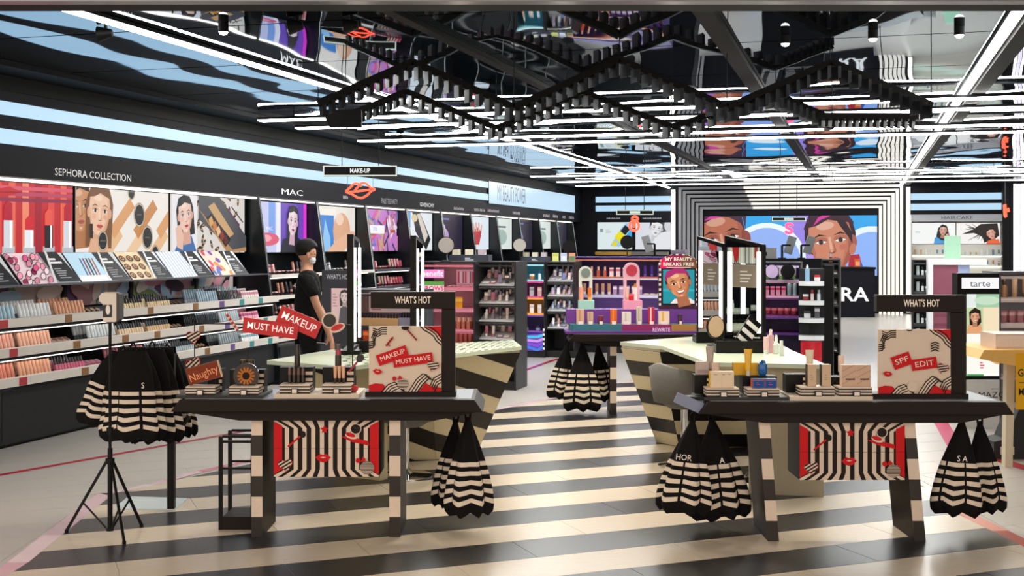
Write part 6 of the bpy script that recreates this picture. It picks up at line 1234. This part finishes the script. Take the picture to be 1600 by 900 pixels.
# ================= PERSON =================
PX, PY = -1.93, 11.45; KP = PY/F
def J(px, py, y=0.0): return ((px-482)*KP, y, EYE+(HOR-py)*KP)
def skin(name, verts, edges, radii, m, parent, sub=2, root=0):
    me = bpy.data.meshes.new(name); me.from_pydata(verts, edges, []); o = bpy.data.objects.new(name, me); COL.objects.link(o); o.parent = parent
    sk = o.modifiers.new('skin', 'SKIN'); sk.use_smooth_shade = True
    for v, r in zip(me.skin_vertices[0].data, radii): v.radius = r if hasattr(r, '__len__') else (r, r)
    for v in me.skin_vertices[0].data: v.use_root = False
    me.skin_vertices[0].data[root].use_root = True
    ss = o.modifiers.new('sub', 'SUBSURF'); ss.levels = sub; ss.render_levels = sub; me.materials.append(MATS[m]); return o
def chain(*ids): return list(zip(ids[:-1], ids[1:]))
per = thing('person', 'person in black short-sleeved top and face mask standing behind the dashed glass station', 'person', (PX, PY, 0), .15)
V, E_, RR = [], [], []
def addc(start, pts):
    prev = start
    for p, r in pts:
        V.append(p); RR.append(r); i = len(V)-1
        if prev is not None: E_.append((prev, i))
        prev = i
    return prev
pel = addc(None, [(J(485, 503), .095)]); sp = addc(pel, [(J(483, 475), .08), (J(480, 446), .095)]); ch = addc(sp, [(J(479, 430), .08)]); nk = addc(ch, [(J(481, 419), .056), (J(483, 411), .055)])
hd = addc(nk, [(J(483, 403), (.075, .085)), (J(481, 394), (.088, .1)), (J(480, 386), (.075, .085))])
for sgn in (-1, 1):      # -1 is the arm towards the shop front
    sh = addc(ch, [(J(483, 433, sgn*.15), .052), (J(489, 452, sgn*.2), .045), (J(497, 476, sgn*.21), .039), (J(508, 500, sgn*.2), .036), (J(516, 521, sgn*.19), .026)])
    pm = addc(sh, [(J(518, 528, sgn*.19), (.03, .022)), (J(520, 533, sgn*.19), (.032, .02))])
    for q, (dx, dy, L_) in enumerate(((-4, -.028, 12), (-1.5, -.011, 13.5), (1, .007, 13), (3, .024, 10.5))):
        addc(pm, [(J(520+dx*.5, 535.5, sgn*.19+dy), .0105), (J(520+dx*.6+1.2, 535.5+L_*.5, sgn*.19+dy), .0095), (J(520+dx*.6, 535.5+L_, sgn*.19+dy), .008)])
    addc(pm-1, [(J(513.5, 531, sgn*.19-.012), .011), (J(510.5, 537, sgn*.19-.012), .009)])
for sgn in (-1, 1):
    addc(pel, [(J(486, 515, sgn*.085), .085), (J(488, 560, sgn*.09), .065), (J(486, 605, sgn*.095), .05), (J(482, 648, sgn*.1), .042), (J(484, 656, sgn*.1), .04), (J(499, 658, sgn*.115), .03)])
skin('body', V, E_, RR, 'skin', per)
# clothing
V, E_, RR = [], [], []
a = addc(None, [(J(485, 512), .15), (J(483, 476), .14), (J(480, 446), .15), (J(479, 431), .12)]); addc(a, [(J(480.5, 422), .064)])
for sgn in (-1, 1): addc(a, [(J(482, 433, sgn*.15), .082), (J(489, 451, sgn*.2), .069), (J(494, 464, sgn*.21), .062)])
skin('shirt', V, E_, RR, 'cloth_black', per)
V, E_, RR = [], [], []
a = addc(None, [(J(485, 506), .137)])
for sgn in (-1, 1): addc(a, [(J(486, 517, sgn*.085), .118), (J(488, 560, sgn*.09), .09), (J(486, 605, sgn*.095), .074), (J(483, 648, sgn*.1), .066)])
skin('trousers', V, E_, RR, 'cloth_black', per)
for sgn in (-1, 1): MB().prism([(J(476, 0)[0], .003), (J(506, 0)[0], .003), (J(506, 0)[0], .03), (J(496, 0)[0], .075), (J(477, 0)[0], .09)], sgn*.1-.045, sgn*.1+.045, 'y', '15151A').build('shoe', 'paint', per, bevel=.012)
# hair cap, ear, mask, glasses
hc = Vector(J(480.5, 392)); m = MB(); n = 20; vs = []
for j in range(9):
    f = math.pi*j/8*.62
    for i in range(n):
        a = 2*math.pi*i/n; x = math.cos(a); cutb = 1.0 if x < .25 else .72
        ff = f*(1.22 if x < .1 else cutb if x > .5 else 1.0); vs.append(hc+Vector((.112*math.sin(ff)*x, .098*math.sin(ff)*math.sin(a), .02+.1*math.cos(ff))))
m.add(vs, [(j*n+i, (j+1)*n+i, (j+1)*n+(i+1) % n, j*n+(i+1) % n) for j in range(8) for i in range(n)], '0E0B0A', True); o = m.build('hair', 'hair', per); weld(o.data); sm = o.modifiers.new('solid', 'SOLIDIFY'); sm.thickness = .018; ss = o.modifiers.new('sub', 'SUBSURF'); ss.levels = 1; ss.render_levels = 1
for sgn in (-1, 1): MB().lathe([(.004, -.03), (.014, -.018), (.018, .008), (.012, .026), (.004, .03)], J(483.5, 399, sgn*.092), 10, sy=.5).build('ear', 'skin', per)
MB().lathe([(.01, -.042), (.034, -.034), (.042, -.006), (.038, .02), (.015, .03)], Vector(J(488.3, 405.5)), 14, sy=1.6).build('face_mask', 'mask', per)
for sgn in (-1, 1):
    MB().bar(J(484, 400, sgn*.094), J(491, 402, sgn*.07), .002, .004).build('mask_strap', 'mask', per); MB().lathe([(.001, -.007), (.008, 0), (.001, .007)], J(493.6, 397.5, sgn*.034), 8, col='15100E').build('eye', 'gloss', per)
    MB().bar(J(484, 397, sgn*.094), J(495, 397, sgn*.06), .003, .004).build('glasses_temple', 'satin_black', per)
    MB().bar(J(492.6, 393.6, sgn*.02), J(492.2, 393.4, sgn*.055), .006, .007).build('eyebrow', 'hair', per)
tag(MB().cyl((-.05, 0, 0), (.06, 0, -.012), .004, n=8, col='C8CCD0').cyl((.06, 0, -.012), (.075, 0, -.014), .004, .001, n=8, col='2A2A2A').build('pen', 'gloss', None, (PX+.165, PY-.16, J(0, 533)[2])), 'slim pale pen held in the hand of the standing person', 'pen')
